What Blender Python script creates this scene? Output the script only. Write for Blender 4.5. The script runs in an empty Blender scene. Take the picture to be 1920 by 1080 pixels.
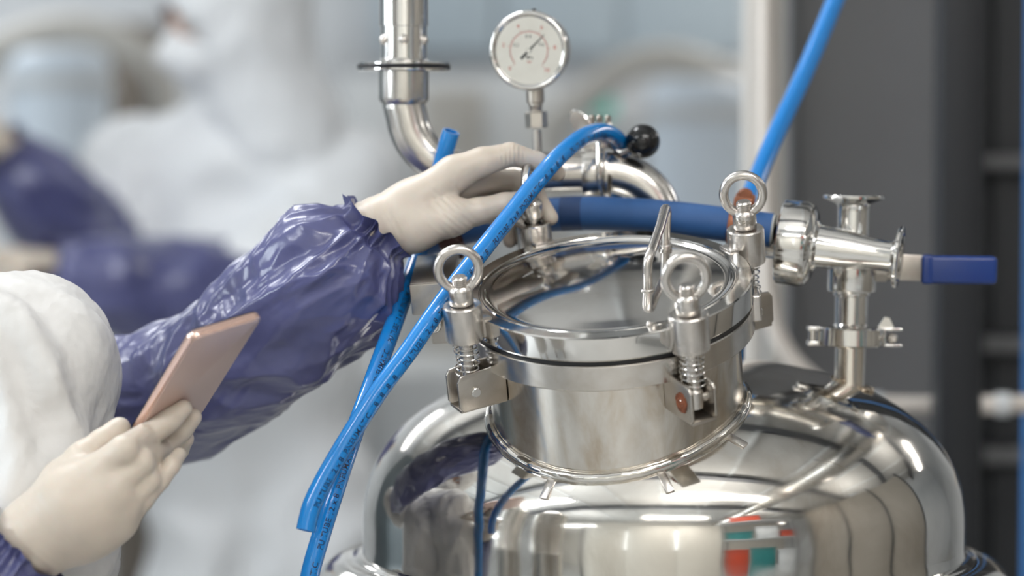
import bpy, bmesh, math, random
import numpy as np
from mathutils import Vector, Matrix, noise

sc = bpy.context.scene
COL = sc.collection
random.seed(7)
PI = math.pi

# ------------------------------------------------------------------ camera, world, lights, exposure
CAM_Z = 1.6
PITCH = math.radians(3.0)
FPX = 5333.0
cd = bpy.data.cameras.new('camera')
cam = bpy.data.objects.new('camera', cd)
COL.objects.link(cam)
cam.location = (0, 0, CAM_Z)
cam.rotation_euler = (math.radians(90) - PITCH, 0, 0)
cd.sensor_width = 36.0
cd.lens = 36.0 * FPX / 1920.0
cd.clip_start = 0.05
cd.clip_end = 60
cd.dof.use_dof = True
cd.dof.focus_distance = 2.66
cd.dof.aperture_fstop = 2.2
sc.camera = cam
sc.view_settings.view_transform = 'Standard'
sc.view_settings.look = 'None'
sc.view_settings.gamma = 1.0
sc.view_settings.use_curve_mapping = False
sc.view_settings.exposure = 0.06
sc.cycles.use_denoising = True
sc.cycles.max_bounces = 10
sc.cycles.glossy_bounces = 6
sc.cycles.diffuse_bounces = 4
sc.cycles.sample_clamp_indirect = 8.0
sc.cycles.caustics_reflective = False
sc.cycles.caustics_refractive = False

w = bpy.data.worlds.new('world'); sc.world = w; w.use_nodes = True
w.node_tree.nodes['Background'].inputs[0].default_value = (0.75, 0.85, 1.0, 1)
w.node_tree.nodes['Background'].inputs[1].default_value = 0.3

CEIL = 4.3
LZ = 3.0
LIGHT_SPOTS = [(-3.4, -2.4), (0.3, -0.9), (3.4, -1.6), (-2.2, 1.0), (0.9, 1.0), (4.2, 2.2), (-3.6, 4.2), (-1.1, 3.4), (3.4, 5.6), (-2.2, 7.6), (1.6, 7.9)]
DOWN_W, UP_W = 30.0, 46.0
for i, (x, y) in enumerate(LIGHT_SPOTS):
    for nm, e, dz, rx in (('pendant_downlight', DOWN_W, -0.045, 0), ('added_uplight', UP_W, 0.045, math.pi)):  # upward lamp above each pendant is added to brighten the ceiling evenly
        l = bpy.data.lights.new(nm, 'AREA')
        l.shape = 'RECTANGLE'; l.size = 1.5; l.size_y = 0.2
        l.energy = e
        l.color = (1.0, 0.975, 0.94) if x > 0 else (0.96, 0.98, 1.0)
        o = bpy.data.objects.new(nm, l)
        o.location = (x, y, LZ + dz); o.rotation_euler = (rx, 0, 0)
        COL.objects.link(o)
# daylight through the long high window of the left wall and the window behind the camera
WINDOWS = [(-6.9, 1.0, 2.3, 5.0, 2.0, (0, math.radians(-90), 0)), (-1.7, -4.9, 2.2, 1.9, 2.0, (math.radians(90), 0, 0)), (0.75, -4.9, 2.2, 1.9, 2.0, (math.radians(90), 0, 0))]
WIN_W = [330.0, 80.0, 80.0]
for (x, y, z, sx, sy, rot), e in zip(WINDOWS, WIN_W):
    l = bpy.data.lights.new('window_daylight', 'AREA')
    l.shape = 'RECTANGLE'
    if rot[1]: l.size, l.size_y = sy, sx
    else: l.size, l.size_y = sx, sy
    l.energy = e; l.color = (0.86, 0.94, 1.0)
    o = bpy.data.objects.new('window_daylight', l)
    o.location = (x, y, z); o.rotation_euler = rot
    COL.objects.link(o)

# ------------------------------------------------------------------ helpers
CP, SP_ = math.cos(PITCH), math.sin(PITCH)
def P(px, py, Y):
    """world point on the photograph's ray through (px, py) at world depth Y"""
    a, b = (px - 960) / FPX, -(py - 540) / FPX
    d = Vector((a, CP + b * SP_, -SP_ + b * CP))
    return Vector((0, 0, CAM_Z)) + d * (Y / d.y)

def tag(o, label=None, cat=None, group=None, kind=None):
    if label: o['label'] = label
    if cat: o['category'] = cat
    if group: o['group'] = group
    if kind: o['kind'] = kind
    return o

MW = {}
def empty(name, loc=(0, 0, 0), rot=None, label=None, cat=None, group=None, parent=None, kind=None):
    o = bpy.data.objects.new(name, None)
    COL.objects.link(o)
    o.empty_display_size = 0.02
    M = Matrix.Translation(loc) @ (rot.to_4x4() if rot is not None else Matrix.Identity(4))
    if parent is not None:
        o.parent = parent
        o.matrix_basis = MW[parent].inverted() @ M
    else:
        o.matrix_basis = M
    MW[o] = M
    return tag(o, label, cat, group, kind)

def obj(name, vf, mat, parent=None, world=True, smooth=35, label=None, cat=None, group=None, kind=None, origin=None, mats=None, fm=None):
    verts, faces = vf
    me = bpy.data.meshes.new(name)
    if parent is not None and world:
        Mi = MW[parent].inverted()
    elif origin is not None:
        Mi = Matrix.Translation(-Vector(origin))
    else:
        Mi = None
    V = np.array([tuple(v) for v in verts], float) if not isinstance(verts, np.ndarray) else verts.astype(float)
    if Mi is not None:
        A = np.array(Mi)
        V = V @ A[:3, :3].T + A[:3, 3]
    if isinstance(faces, np.ndarray): faces = faces.tolist()
    me.from_pydata(V.tolist(), [], faces)
    me.materials.append(mat)
    if mats:
        for m in mats: me.materials.append(m)
    if fm is not None: me.polygons.foreach_set('material_index', fm)
    if smooth:
        me.polygons.foreach_set('use_smooth', [True] * len(me.polygons))
        if smooth < 180: me.set_sharp_from_angle(angle=math.radians(smooth))
    me.update()
    o = bpy.data.objects.new(name, me)
    COL.objects.link(o)
    if parent is not None:
        o.parent = parent
        MW[o] = MW[parent].copy()
    else:
        T = Matrix.Translation(origin) if origin is not None else Matrix.Identity(4)
        o.matrix_basis = T; MW[o] = T
    return tag(o, label, cat, group, kind)

def join(*parts):
    V, F = [], []
    for v, f in parts:
        n = len(V)
        V += [tuple(x) for x in v]
        F += [tuple(i + n for i in q) for q in f]
    return V, F

def xf(vf, M):
    return [tuple(M @ Vector(v)) for v in vf[0]], vf[1]

def frame(origin, z, x=None):
    z = Vector(z).normalized()
    x = Vector(x) if x is not None else (Vector((1, 0, 0)) if abs(z.x) < 0.9 else Vector((0, 1, 0)))
    x = (x - z * x.dot(z)).normalized()
    y = z.cross(x)
    M = Matrix((x, y, z)).transposed().to_4x4()
    M.translation = Vector(origin)
    return M

def lathe(prof, n=48, M=None, rfun=None):
    """prof: (r, z) pairs; ends with r=0 close with a pole"""
    V, F, rows = [], [], []
    for r, z in prof:
        if r < 1e-7:
            rows.append([len(V)]); V.append((0, 0, z))
        else:
            row = []
            for i in range(n):
                a = 2 * PI * i / n
                rr = r * (rfun(a, z) if rfun else 1)
                row.append(len(V)); V.append((rr * math.cos(a), rr * math.sin(a), z))
            rows.append(row)
    for A, B in zip(rows, rows[1:]):
        if len(A) == 1 and len(B) == 1: continue
        for i in range(n):
            j = (i + 1) % n
            if len(A) == 1: F.append((A[0], B[i], B[j]))
            elif len(B) == 1: F.append((A[j], A[i], B[0]))
            else: F.append((A[i], B[i], B[j], A[j]))
    if M is not None: V = [tuple(M @ Vector(v)) for v in V]
    return V, F

def cyl(r, z0, z1, n=32, M=None, bev=0.0008, r1=None):
    r1 = r if r1 is None else r1
    b = min(bev, abs(z1 - z0) * 0.3, r * 0.3)
    return lathe([(0, z0), (r - b, z0), (r, z0 + b), (r1, z1 - b), (r1 - b, z1), (0, z1)], n, M)

def catmull(pts, per=8, closed=False):
    P_ = [Vector(p) for p in pts]
    out = []
    n = len(P_)
    for i in range(n if closed else n - 1):
        if closed: a, b, c, d = P_[i - 1], P_[i], P_[(i + 1) % n], P_[(i + 2) % n]
        else: a, b, c, d = P_[max(i - 1, 0)], P_[i], P_[i + 1], P_[min(i + 2, n - 1)]
        for k in range(per):
            t = k / per
            out.append(0.5 * ((2 * b) + (c - a) * t + (2 * a - 5 * b + 4 * c - d) * t * t + (3 * b - a - 3 * c + d) * t ** 3))
    if not closed: out.append(P_[-1].copy())
    return out

def interp1(vals, per):
    return [v.x for v in catmull([(v, 0, 0) for v in vals], per)]

def frames(pts, closed=False, up=None):
    n = len(pts); T = []
    for i in range(n):
        if closed: t = pts[(i + 1) % n] - pts[i - 1]
        else: t = pts[min(i + 1, n - 1)] - pts[max(i - 1, 0)]
        T.append(t.normalized())
    u = Vector(up) if up is not None else (Vector((0, 0, 1)) if abs(T[0].z) < 0.9 else Vector((1, 0, 0)))
    u = (u - T[0] * u.dot(T[0])).normalized()
    fr = []
    for t in T:
        u = (u - t * u.dot(t)).normalized()
        fr.append((u, t.cross(u), t))
    return fr

def tube(pts, r, n=16, closed=False, cap=True, up=None, rf=None, hollow=0):
    pts = [Vector(p) for p in pts]
    R = r if isinstance(r, (list, tuple)) else [r] * len(pts)
    fr = frames(pts, closed, up)
    V, F = [], []
    for i, (p, (u, v, t)) in enumerate(zip(pts, fr)):
        for k in range(n):
            a = 2 * PI * k / n
            rr = R[i] * (rf(i, a) if rf else 1)
            V.append(tuple(p + u * (rr * math.cos(a)) + v * (rr * math.sin(a))))
    m = len(pts)
    for i in range(m if closed else m - 1):
        A, B = i * n, ((i + 1) % m) * n
        for k in range(n):
            j = (k + 1) % n
            F.append((A + k, A + j, B + j, B + k))
    if not closed and cap:
        if hollow:
            for end, sgn in ((0, 1), (m - 1, -1)):
                u, v, t = fr[end]; base = end * n
                i0 = len(V)
                for dd in (0, hollow * 3):
                    for k in range(n):
                        a = 2 * PI * k / n
                        q = R[end] - hollow
                        V.append(tuple(pts[end] + t * sgn * dd + u * (q * math.cos(a)) + v * (q * math.sin(a))))
                for k in range(n):
                    j = (k + 1) % n
                    F.append((base + k, base + j, i0 + j, i0 + k)); F.append((i0 + k, i0 + j, i0 + n + j, i0 + n + k))
                F.append(tuple(range(i0 + n, i0 + 2 * n)))
        else:
            F.append(tuple(range(n - 1, -1, -1))); F.append(tuple(range((m - 1) * n, m * n)))
    return V, F

def box(x0, x1, y0, y1, z0, z1, bev=0.001, seg=2, M=None):
    bm = bmesh.new()
    bmesh.ops.create_cube(bm, size=1)
    for v in bm.verts:
        v.co = Vector(((x0 + x1) / 2 + v.co.x * (x1 - x0), (y0 + y1) / 2 + v.co.y * (y1 - y0), (z0 + z1) / 2 + v.co.z * (z1 - z0)))
    if bev > 0:
        bmesh.ops.bevel(bm, geom=bm.edges[:], offset=bev, segments=seg, affect='EDGES', profile=0.5)
    bm.verts.index_update()
    V = [tuple(M @ v.co) if M is not None else tuple(v.co) for v in bm.verts]
    F = [tuple(v.index for v in f.verts) for f in bm.faces]
    bm.free()
    return V, F

def prism(pts2, z0, z1, M=None, bev=0.0):
    bm = bmesh.new()
    vs = [bm.verts.new((x, y, z0)) for x, y in pts2]
    f = bm.faces.new(vs)
    r = bmesh.ops.extrude_face_region(bm, geom=[f])
    for v in r['geom']:
        if isinstance(v, bmesh.types.BMVert): v.co.z = z1
    bmesh.ops.recalc_face_normals(bm, faces=bm.faces[:])
    if bev: bmesh.ops.bevel(bm, geom=bm.edges[:], offset=bev, segments=2, affect='EDGES', profile=0.5)
    bm.verts.index_update()
    V = [tuple(M @ v.co) if M is not None else tuple(v.co) for v in bm.verts]
    F = [tuple(v.index for v in f.verts) for f in bm.faces]
    bm.free()
    return V, F

def sphere(c, r, n=24, m=14, s=(1, 1, 1)):
    V, F = lathe([(r * math.sin(PI * i / m), -r * math.cos(PI * i / m)) if 0 < i < m else (0, -r if i == 0 else r) for i in range(m + 1)], n)
    return [(c[0] + x * s[0], c[1] + y * s[1], c[2] + z * s[2]) for x, y, z in V], F

def text_vf(body, size, depth=0.0, align='CENTER', res=3):
    cu = bpy.data.curves.new('t', 'FONT')
    cu.body = body; cu.size = size; cu.extrude = depth; cu.align_x = align; cu.align_y = 'CENTER'
    cu.resolution_u = res; cu.offset = size * 0.006
    o = bpy.data.objects.new('t', cu); COL.objects.link(o)
    dg = bpy.context.evaluated_depsgraph_get()
    me = bpy.data.meshes.new_from_object(o.evaluated_get(dg))
    V = [tuple(v.co) for v in me.vertices]; F = [tuple(p.vertices) for p in me.polygons]
    bpy.data.objects.remove(o); bpy.data.curves.remove(cu); bpy.data.meshes.remove(me)
    return V, F

def copy_tree(o, parent=None):
    c = o.copy(); COL.objects.link(c); c.parent = parent
    if parent is not None: c.matrix_parent_inverse = o.matrix_parent_inverse
    for ch in list(o.children): copy_tree(ch, c)
    return c

# ------------------------------------------------------------------ implicit surfaces (numpy)
class Field:
    def __init__(s, lo, hi, h):
        s.h = h; s.lo = np.array(lo, float)
        n = [int(math.ceil((hi[i] - lo[i]) / h)) + 1 for i in range(3)]
        ax = [s.lo[i] + h * np.arange(n[i]) for i in range(3)]
        s.X, s.Y, s.Z = np.meshgrid(*ax, indexing='ij', sparse=True)
        s.D = np.full(n, 1e3, np.float32)
    def _merge(s, d, k, sub):
        if sub:
            d = -d
            if k: hh = np.clip(0.5 - 0.5 * (s.D - d) / k, 0, 1); s.D = s.D * (1 - hh) + d * hh + k * hh * (1 - hh)
            else: s.D = np.maximum(s.D, d)
        else:
            if k: hh = np.clip(0.5 + 0.5 * (s.D - d) / k, 0, 1); s.D = s.D * (1 - hh) + d * hh - k * hh * (1 - hh)
            else: s.D = np.minimum(s.D, d)
    def cone(s, a, b, ra, rb, k=0.006, sub=False, flat=None):
        a = np.array(a, float); b = np.array(b, float); ba = b - a; L2 = max((ba ** 2).sum(), 1e-12)
        X, Y, Z = s.X - a[0], s.Y - a[1], s.Z - a[2]
        t = np.clip((X * ba[0] + Y * ba[1] + Z * ba[2]) / L2, 0, 1)
        qx, qy, qz = X - t * ba[0], Y - t * ba[1], Z - t * ba[2]
        if flat is not None:      # (axis, factor): thinner along the axis
            n_, f_ = np.array(flat[0], float), flat[1]; n_ = n_ / np.linalg.norm(n_)
            dn = qx * n_[0] + qy * n_[1] + qz * n_[2]
            e = np.sqrt(qx ** 2 + qy ** 2 + qz ** 2 - dn ** 2 + (dn / f_) ** 2)
            r = ra + (rb - ra) * t
            d = (e - r) * (0.6 + 0.4 * f_)
        else:
            d = np.sqrt(qx ** 2 + qy ** 2 + qz ** 2) - (ra + (rb - ra) * t)
        s._merge(d, k, sub)
    def ell(s, c, r, k=0.01, R=None, sub=False):
        X, Y, Z = s.X - c[0], s.Y - c[1], s.Z - c[2]
        if R is not None:
            R = np.array(R)
            X, Y, Z = (R[0, 0] * X + R[1, 0] * Y + R[2, 0] * Z, R[0, 1] * X + R[1, 1] * Y + R[2, 1] * Z, R[0, 2] * X + R[1, 2] * Y + R[2, 2] * Z)
        k0 = np.sqrt((X / r[0]) ** 2 + (Y / r[1]) ** 2 + (Z / r[2]) ** 2)
        k1 = np.sqrt((X / r[0] ** 2) ** 2 + (Y / r[1] ** 2) ** 2 + (Z / r[2] ** 2) ** 2)
        s._merge(k0 * (k0 - 1) / np.maximum(k1, 1e-9), k, sub)
    def mesh(s):
        D, h = s.D, s.h
        S = D < 0
        nx, ny, nz = D.shape
        cnt = np.zeros((nx - 1, ny - 1, nz - 1), np.int8)
        for i in (0, 1):
            for j in (0, 1):
                for k in (0, 1):
                    cnt += S[i:nx - 1 + i, j:ny - 1 + j, k:nz - 1 + k]
        act = (cnt > 0) & (cnt < 8)
        idx = np.full(act.shape, -1, np.int64)
        c = np.argwhere(act); idx[act] = np.arange(len(c))
        acc = np.zeros((len(c), 3)); num = np.zeros(len(c))
        offs = [(i, j, k) for i in (0, 1) for j in (0, 1) for k in (0, 1)]
        for a in offs:
            for ax in range(3):
                if a[ax] == 1: continue
                b = list(a); b[ax] = 1
                va = D[c[:, 0] + a[0], c[:, 1] + a[1], c[:, 2] + a[2]]; vb = D[c[:, 0] + b[0], c[:, 1] + b[1], c[:, 2] + b[2]]
                m = (va < 0) != (vb < 0)
                t = va / np.where(m, va - vb, 1)
                p = np.array(a, float)[None, :].repeat(len(c), 0); p[:, ax] += t
                acc[m] += p[m]; num[m] += 1
        V = s.lo + h * (c + acc / num[:, None])
        Fs = []
        for ax in range(3):
            o1, o2 = (ax + 1) % 3, (ax + 2) % 3
            sl0 = [slice(None)] * 3; sl1 = [slice(None)] * 3
            sl0[ax] = slice(0, -1); sl1[ax] = slice(1, None)
            A, B = S[tuple(sl0)], S[tuple(sl1)]
            e = np.argwhere(A != B)
            e = e[(e[:, o1] > 0) & (e[:, o2] > 0) & (e[:, o1] < D.shape[o1] - 1) & (e[:, o2] < D.shape[o2] - 1)]
            sg = A[e[:, 0], e[:, 1], e[:, 2]]
            def cell(d1, d2):
                q = e.copy(); q[:, o1] -= d1; q[:, o2] -= d2
                return idx[q[:, 0], q[:, 1], q[:, 2]]
            Q = np.stack([cell(1, 1), cell(0, 1), cell(0, 0), cell(1, 0)], 1)
            Q[~sg] = Q[~sg][:, ::-1]
            Fs.append(Q)
        return V, np.concatenate(Fs)

def smooth_mesh(V, F, it=2, lam=0.5):
    V = V.copy()
    E = np.concatenate([F[:, [0, 1]], F[:, [1, 2]], F[:, [2, 3]], F[:, [3, 0]]])
    for _ in range(it):
        acc = np.zeros_like(V); n = np.zeros(len(V))
        for a, b in ((0, 1), (1, 0)):
            for d in range(3): acc[:, d] += np.bincount(E[:, a], V[E[:, b], d], len(V))
            n += np.bincount(E[:, a], minlength=len(V))
        V += lam * (acc / np.maximum(n, 1)[:, None] - V)
    return V

def vnormals(V, F):
    F = np.asarray(F)
    a = V[F[:, 2]] - V[F[:, 0]]; b = V[F[:, 3]] - V[F[:, 1]]
    N = np.cross(a, b); out = np.zeros_like(V)
    for k in range(4):
        for d in range(3): out[:, d] += np.bincount(F[:, k], N[:, d], len(V))
    return out / np.maximum(np.linalg.norm(out, axis=1), 1e-12)[:, None]

def displace(V, F, fn):
    N = vnormals(V, F)
    d = np.array([fn(Vector(p)) for p in V])
    return V + N * d[:, None]

def crease(p, s, seed=0.0):
    """folded-cloth relief, about -1..1, with sharp ridges and broad hollows"""
    q = p * s + Vector((seed, seed * 1.7, -seed))
    h_ = q * 0.7
    wv = Vector((noise.noise(h_ + Vector((9.3, 0.5, 0.7))), noise.noise(h_ + Vector((1.1, 7.3, 4.2))), noise.noise(h_ + Vector((3.7, 2.9, 8.8))))) * 0.9
    a = noise.noise(q + wv)
    b = noise.noise(q * 2.1 + wv * 1.6 + Vector((5, 3, 1)))
    return (1 - 3.2 * abs(a)) * 0.7 + (0.8 - 3.0 * abs(b)) * 0.3

# ------------------------------------------------------------------ materials
def new_mat(name):
    m = bpy.data.materials.new(name); m.use_nodes = True
    return m, m.node_tree, m.node_tree.nodes['Principled BSDF']
def setp(b, **k):
    for n, v in k.items():
        b.inputs[n.replace('_', ' ')].default_value = v
def ramp(nt, src, stops):
    r = nt.nodes.new('ShaderNodeValToRGB')
    el = r.color_ramp.elements
    while len(el) < len(stops): el.new(0.5)
    for e, (p, c) in zip(el, stops): e.position = p; e.color = c if len(c) == 4 else (*c, 1)
    nt.links.new(src, r.inputs[0]); return r.outputs[0]
def noise_n(nt, scale, detail=3, rough=0.5, stretch=None, dist=0.0):
    tc = nt.nodes.new('ShaderNodeTexCoord'); n = nt.nodes.new('ShaderNodeTexNoise')
    src = tc.outputs['Object']
    if stretch:
        mp = nt.nodes.new('ShaderNodeMapping'); mp.inputs['Scale'].default_value = stretch
        nt.links.new(src, mp.inputs[0]); src = mp.outputs[0]
    nt.links.new(src, n.inputs['Vector'])
    n.inputs['Scale'].default_value = scale; n.inputs['Detail'].default_value = detail; n.inputs['Roughness'].default_value = rough; n.inputs['Distortion'].default_value = dist
    return n.outputs['Fac']
def bump(nt, b, src, strength, dist, prev=None):
    n = nt.nodes.new('ShaderNodeBump'); n.inputs['Strength'].default_value = strength; n.inputs['Distance'].default_value = dist
    nt.links.new(src, n.inputs['Height'])
    if prev is not None: nt.links.new(prev, n.inputs['Normal'])
    nt.links.new(n.outputs[0], b.inputs['Normal']); return n.outputs[0]
def simple(name, col, rough=0.5, metal=0.0, bumps=(), var=0.0, vscale=8, **k):
    m, nt, b = new_mat(name)
    setp(b, Base_Color=(*col, 1), Roughness=rough, Metallic=metal, **k)
    if var:
        s = noise_n(nt, vscale, 4)
        c = ramp(nt, s, [(0.3, tuple(x * (1 - var) for x in col)), (0.7, tuple(min(1, x * (1 + var)) for x in col))])
        nt.links.new(c, b.inputs['Base Color'])
    prev = None
    for sc_, st, di in bumps: prev = bump(nt, b, noise_n(nt, sc_, 3), st, di, prev)
    return m

def steel(name, col=(0.72, 0.70, 0.67), rough=0.07, stain=0.0, wave=0.0, streak=None, stainscale=9, dark=(0.30, 0.24, 0.17), stretch=None):
    m, nt, b = new_mat(name)
    setp(b, Base_Color=(*col, 1), Metallic=1.0, Roughness=rough)
    if stain:
        s = noise_n(nt, stainscale, 6, 0.62, stretch=stretch, dist=0.6)
        c = ramp(nt, s, [(0.40, col), (0.55, tuple(a * (1 - stain * 0.35) + d * stain * 0.35 for a, d in zip(col, dark))), (0.74, tuple(a * (1 - stain) + d * stain for a, d in zip(col, dark)))])
        nt.links.new(c, b.inputs['Base Color'])
        rr = ramp(nt, s, [(0.35, (rough,) * 3), (0.75, (min(1, rough + 0.22 * stain),) * 3)])
        nt.links.new(rr, b.inputs['Roughness'])
    prev = None
    if wave: prev = bump(nt, b, noise_n(nt, 9, 2), wave, 0.004, prev)
    if streak: prev = bump(nt, b, noise_n(nt, streak[0], 2, stretch=streak[2]), streak[1], 0.0006, prev)
    return m

M_DOME = steel('polished_steel_dome', (0.74, 0.72, 0.68), 0.045, stain=0.5, wave=0.26, stainscale=9)
M_LID = steel('polished_steel_lid', (0.66, 0.645, 0.62), 0.07, stain=0.3, wave=0.12, stainscale=14)
M_NECK = steel('stained_steel_neck', (0.74, 0.71, 0.66), 0.12, stain=0.75, wave=0.1, stainscale=10, dark=(0.38, 0.27, 0.15), stretch=(3, 3, 0.5))
M_RIM = steel('machined_steel', (0.66, 0.63, 0.59), 0.17, stain=0.35, stainscale=30)
M_BOLT = steel('turned_steel', (0.64, 0.61, 0.58), 0.2, stain=0.25, stainscale=60, streak=(300, 0.25, (1, 1, 8)))
M_EYE = steel('cast_steel', (0.66, 0.63, 0.60), 0.22, stain=0.3, stainscale=80)
M_PIPE = steel('brushed_pipe_steel', (0.66, 0.64, 0.61), 0.2, stain=0.3, stainscale=18)
M_FIT = steel('sanitary_steel', (0.72, 0.71, 0.69), 0.10, stain=0.12, stainscale=40)
M_PLATE = steel('dull_plate_steel', (0.50, 0.47, 0.43), 0.3, stain=0.4, stainscale=40)
M_BURN = steel('heat_stained_steel', (0.50, 0.43, 0.34), 0.25, stain=0.9, stainscale=45, dark=(0.12, 0.08, 0.05), wave=0.3)
M_BLACK = simple('black_rubber', (0.012, 0.013, 0.016), 0.45)
M_KNOB = simple('black_bakelite', (0.008, 0.008, 0.009), 0.08)
M_HOSE = simple('blue_pneumatic_hose', (0.008, 0.225, 0.64), 0.18, Coat_Weight=0.4, Coat_Roughness=0.06, Subsurface_Weight=0.1, Subsurface_Scale=0.004)
M_HOSE2 = simple('blue_pneumatic_hose_far', (0.015, 0.21, 0.60), 0.25)
M_INK = simple('print_ink', (0.003, 0.012, 0.05), 0.4)
M_SILI = simple('blue_silicone_hose', (0.03, 0.105, 0.29), 0.55, bumps=((900, 0.3, 0.0004),), var=0.08, vscale=30)
M_SILID = simple('dark_blue_band', (0.012, 0.045, 0.14), 0.55)
M_SLEEVE = simple('indigo_vinyl', (0.084, 0.090, 0.215), 0.28, bumps=((30, 0.3, 0.006),), var=0.12, vscale=10, Coat_Weight=0.38, Coat_Roughness=0.2)
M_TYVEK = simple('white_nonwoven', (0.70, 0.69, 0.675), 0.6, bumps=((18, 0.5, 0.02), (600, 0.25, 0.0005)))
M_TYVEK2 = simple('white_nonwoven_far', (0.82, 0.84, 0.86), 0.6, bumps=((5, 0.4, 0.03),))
M_GLOVE = simple('latex_glove', (0.61, 0.535, 0.455), 0.42, bumps=((70, 0.14, 0.003), (500, 0.12, 0.0005)), var=0.06, vscale=25, Subsurface_Weight=0.12, Subsurface_Scale=0.006)
M_SKIN = simple('skin', (0.55, 0.33, 0.24), 0.5, Subsurface_Weight=0.15, Subsurface_Scale=0.01)
M_PHONE = simple('rose_gold_back', (0.76, 0.57, 0.51), 0.34, metal=0.5)
M_PHONE_E = simple('rose_gold_edge', (0.80, 0.56, 0.48), 0.24, metal=0.85)
M_GLASS_B = simple('black_glass', (0.006, 0.006, 0.008), 0.05)
M_GRIP = simple('navy_vinyl_grip', (0.010, 0.040, 0.20), 0.25, bumps=((200, 0.1, 0.001),))
M_COPPER = simple('copper_brown_clamp', (0.33, 0.12, 0.06), 0.35, metal=0.3, var=0.3, vscale=40)
M_MAROON = simple('dark_maroon_clamp', (0.055, 0.016, 0.014), 0.4, metal=0.2)
M_DIAL = simple('dial_white', (0.60, 0.58, 0.60), 0.5)
M_RED = simple('red_print', (0.45, 0.07, 0.05), 0.5)
M_DARKP = simple('black_print', (0.015, 0.02, 0.025), 0.4)
M_WHITE = simple('white_paint', (0.72, 0.74, 0.75), 0.45)
M_HOSEEND = simple('pale_hose_lining', (0.62, 0.62, 0.58), 0.5)
M_RUST = simple('rusty_cap', (0.20, 0.06, 0.025), 0.7, var=0.5, vscale=200, bumps=((300, 0.6, 0.001),))
# ------------------------------------------------------------------ the room
X0, X1, Y0, Y1 = -7.0, 7.0, -5.0, 9.0
m_floor = simple('grey_epoxy_floor', (0.48, 0.48, 0.47), 0.25, var=0.06, vscale=1.2)
m_ceil = simple('grey_ceiling', (0.44, 0.44, 0.43), 0.7, var=0.08, vscale=0.7)
m_wall = simple('pale_grey_wall', (0.56, 0.58, 0.60), 0.6, var=0.05, vscale=0.8)
m_wallw = simple('warm_white_wall', (0.70, 0.66, 0.60), 0.6, var=0.04, vscale=0.8)
m_frame = simple('window_frame_paint', (0.30, 0.33, 0.36), 0.4)
def slab(name, a, m): return obj(name, box(*a, bev=0), m, kind='structure', smooth=0)
slab('floor', (X0, X1, Y0, Y1, -0.1, 0), m_floor)
slab('wall_back', (X0, X1, Y1, Y1 + 0.1, 0, CEIL), m_wall)
slab('wall_left', (X0 - 0.1, X0, Y0, Y1, 0, CEIL), m_wall)
slab('wall_right', (X1, X1 + 0.1, Y0, Y1, 0, CEIL), m_wall)
slab('wall_front', (X0, X1, Y0 - 0.1, Y0, 0, CEIL), m_wallw)
ce = slab('ceiling', (X0, X1, Y0, Y1, CEIL, CEIL + 0.1), m_ceil)
# windows (in reflections only): frames around the daylight
for n, (x, y, z, sx, sy, rot) in enumerate(WINDOWS):
    parts = []
    if rot[1]:
        a, b = y - sx / 2, y + sx / 2
        for yy in np.linspace(a, b, 4): parts.append(box(X0, X0 + 0.14, yy - 0.035, yy + 0.035, z - sy / 2, z + sy / 2, 0))
        for zz in (z - sy / 2, z + sy / 2): parts.append(box(X0, X0 + 0.14, a - 0.03, b + 0.03, zz - 0.04, zz + 0.04, 0))
    else:
        a, b = x - sx / 2, x + sx / 2
        for xx in (a, x, b): parts.append(box(xx - 0.035, xx + 0.035, Y0, Y0 + 0.14, z - sy / 2, z + sy / 2, 0))
        for zz in (z - sy / 2, z + sy / 2): parts.append(box(a - 0.03, b + 0.03, Y0, Y0 + 0.14, zz - 0.04, zz + 0.04, 0))
    obj('window_%d' % (n + 1), join(*parts), m_frame, kind='structure', smooth=0)
# luminaires
m_lum = simple('luminaire_white', (0.75, 0.76, 0.77), 0.4)
lumi = None
for i, (x, y) in enumerate(LIGHT_SPOTS):
    if lumi is None:
        lumi = empty('ceiling_light', (x, y, LZ), label='long white pendant luminaire above the hall, outside the frame', cat='ceiling light', group='ceiling lights above the hall')
        obj('housing', join(box(-0.79, 0.79, -0.13, -0.11, -0.05, 0.05, 0), box(-0.79, 0.79, 0.11, 0.13, -0.05, 0.05, 0), box(-0.79, -0.77, -0.11, 0.11, -0.05, 0.05, 0), box(0.77, 0.79, -0.11, 0.11, -0.05, 0.05, 0), box(-0.77, 0.77, -0.11, 0.11, -0.01, 0.01, 0)), m_lum, lumi, world=False, smooth=0)
        for sx_ in (-0.6, 0.6): obj('hanger', box(sx_ - 0.004, sx_ + 0.004, -0.004, 0.004, 0.01, CEIL - LZ, 0), m_lum, lumi, world=False, smooth=0)
    else:
        c = copy_tree(lumi); c.location = (x, y, LZ)

# ------------------------------------------------------------------ the vessel
DC = Vector((0.153, 2.872, 0))          # axis of the vessel
Z_SEAM, BAND, DA, DB = 1.182, 0.030, 0.3040, 0.168
DN = 2.35
def dome_z(r): return Z_SEAM + BAND + DB * max(0.0, 1 - (r / DA) ** DN) ** (1 / DN)
tank = empty('steel_vessel', (DC.x, DC.y, 0), label='big polished stainless steel vessel with a domed top and a bolted round manway', cat='tank')
T0 = Matrix.Translation((DC.x, DC.y, 0))
prof = []
for i in range(33):
    t = (PI / 2) * i / 32
    rr_ = DA * math.sin(t) ** (2 / DN) if i else 0
    prof.append((rr_, Z_SEAM + BAND + (DB * math.cos(t) ** (2 / DN) if i < 32 else 0)))
prof += [(DA, Z_SEAM + 0.012), (DA, Z_SEAM), (DA + 0.001, Z_SEAM - 0.002)]
obj('dome', lathe(prof, 160, T0), M_DOME, tank, smooth=180)
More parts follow.
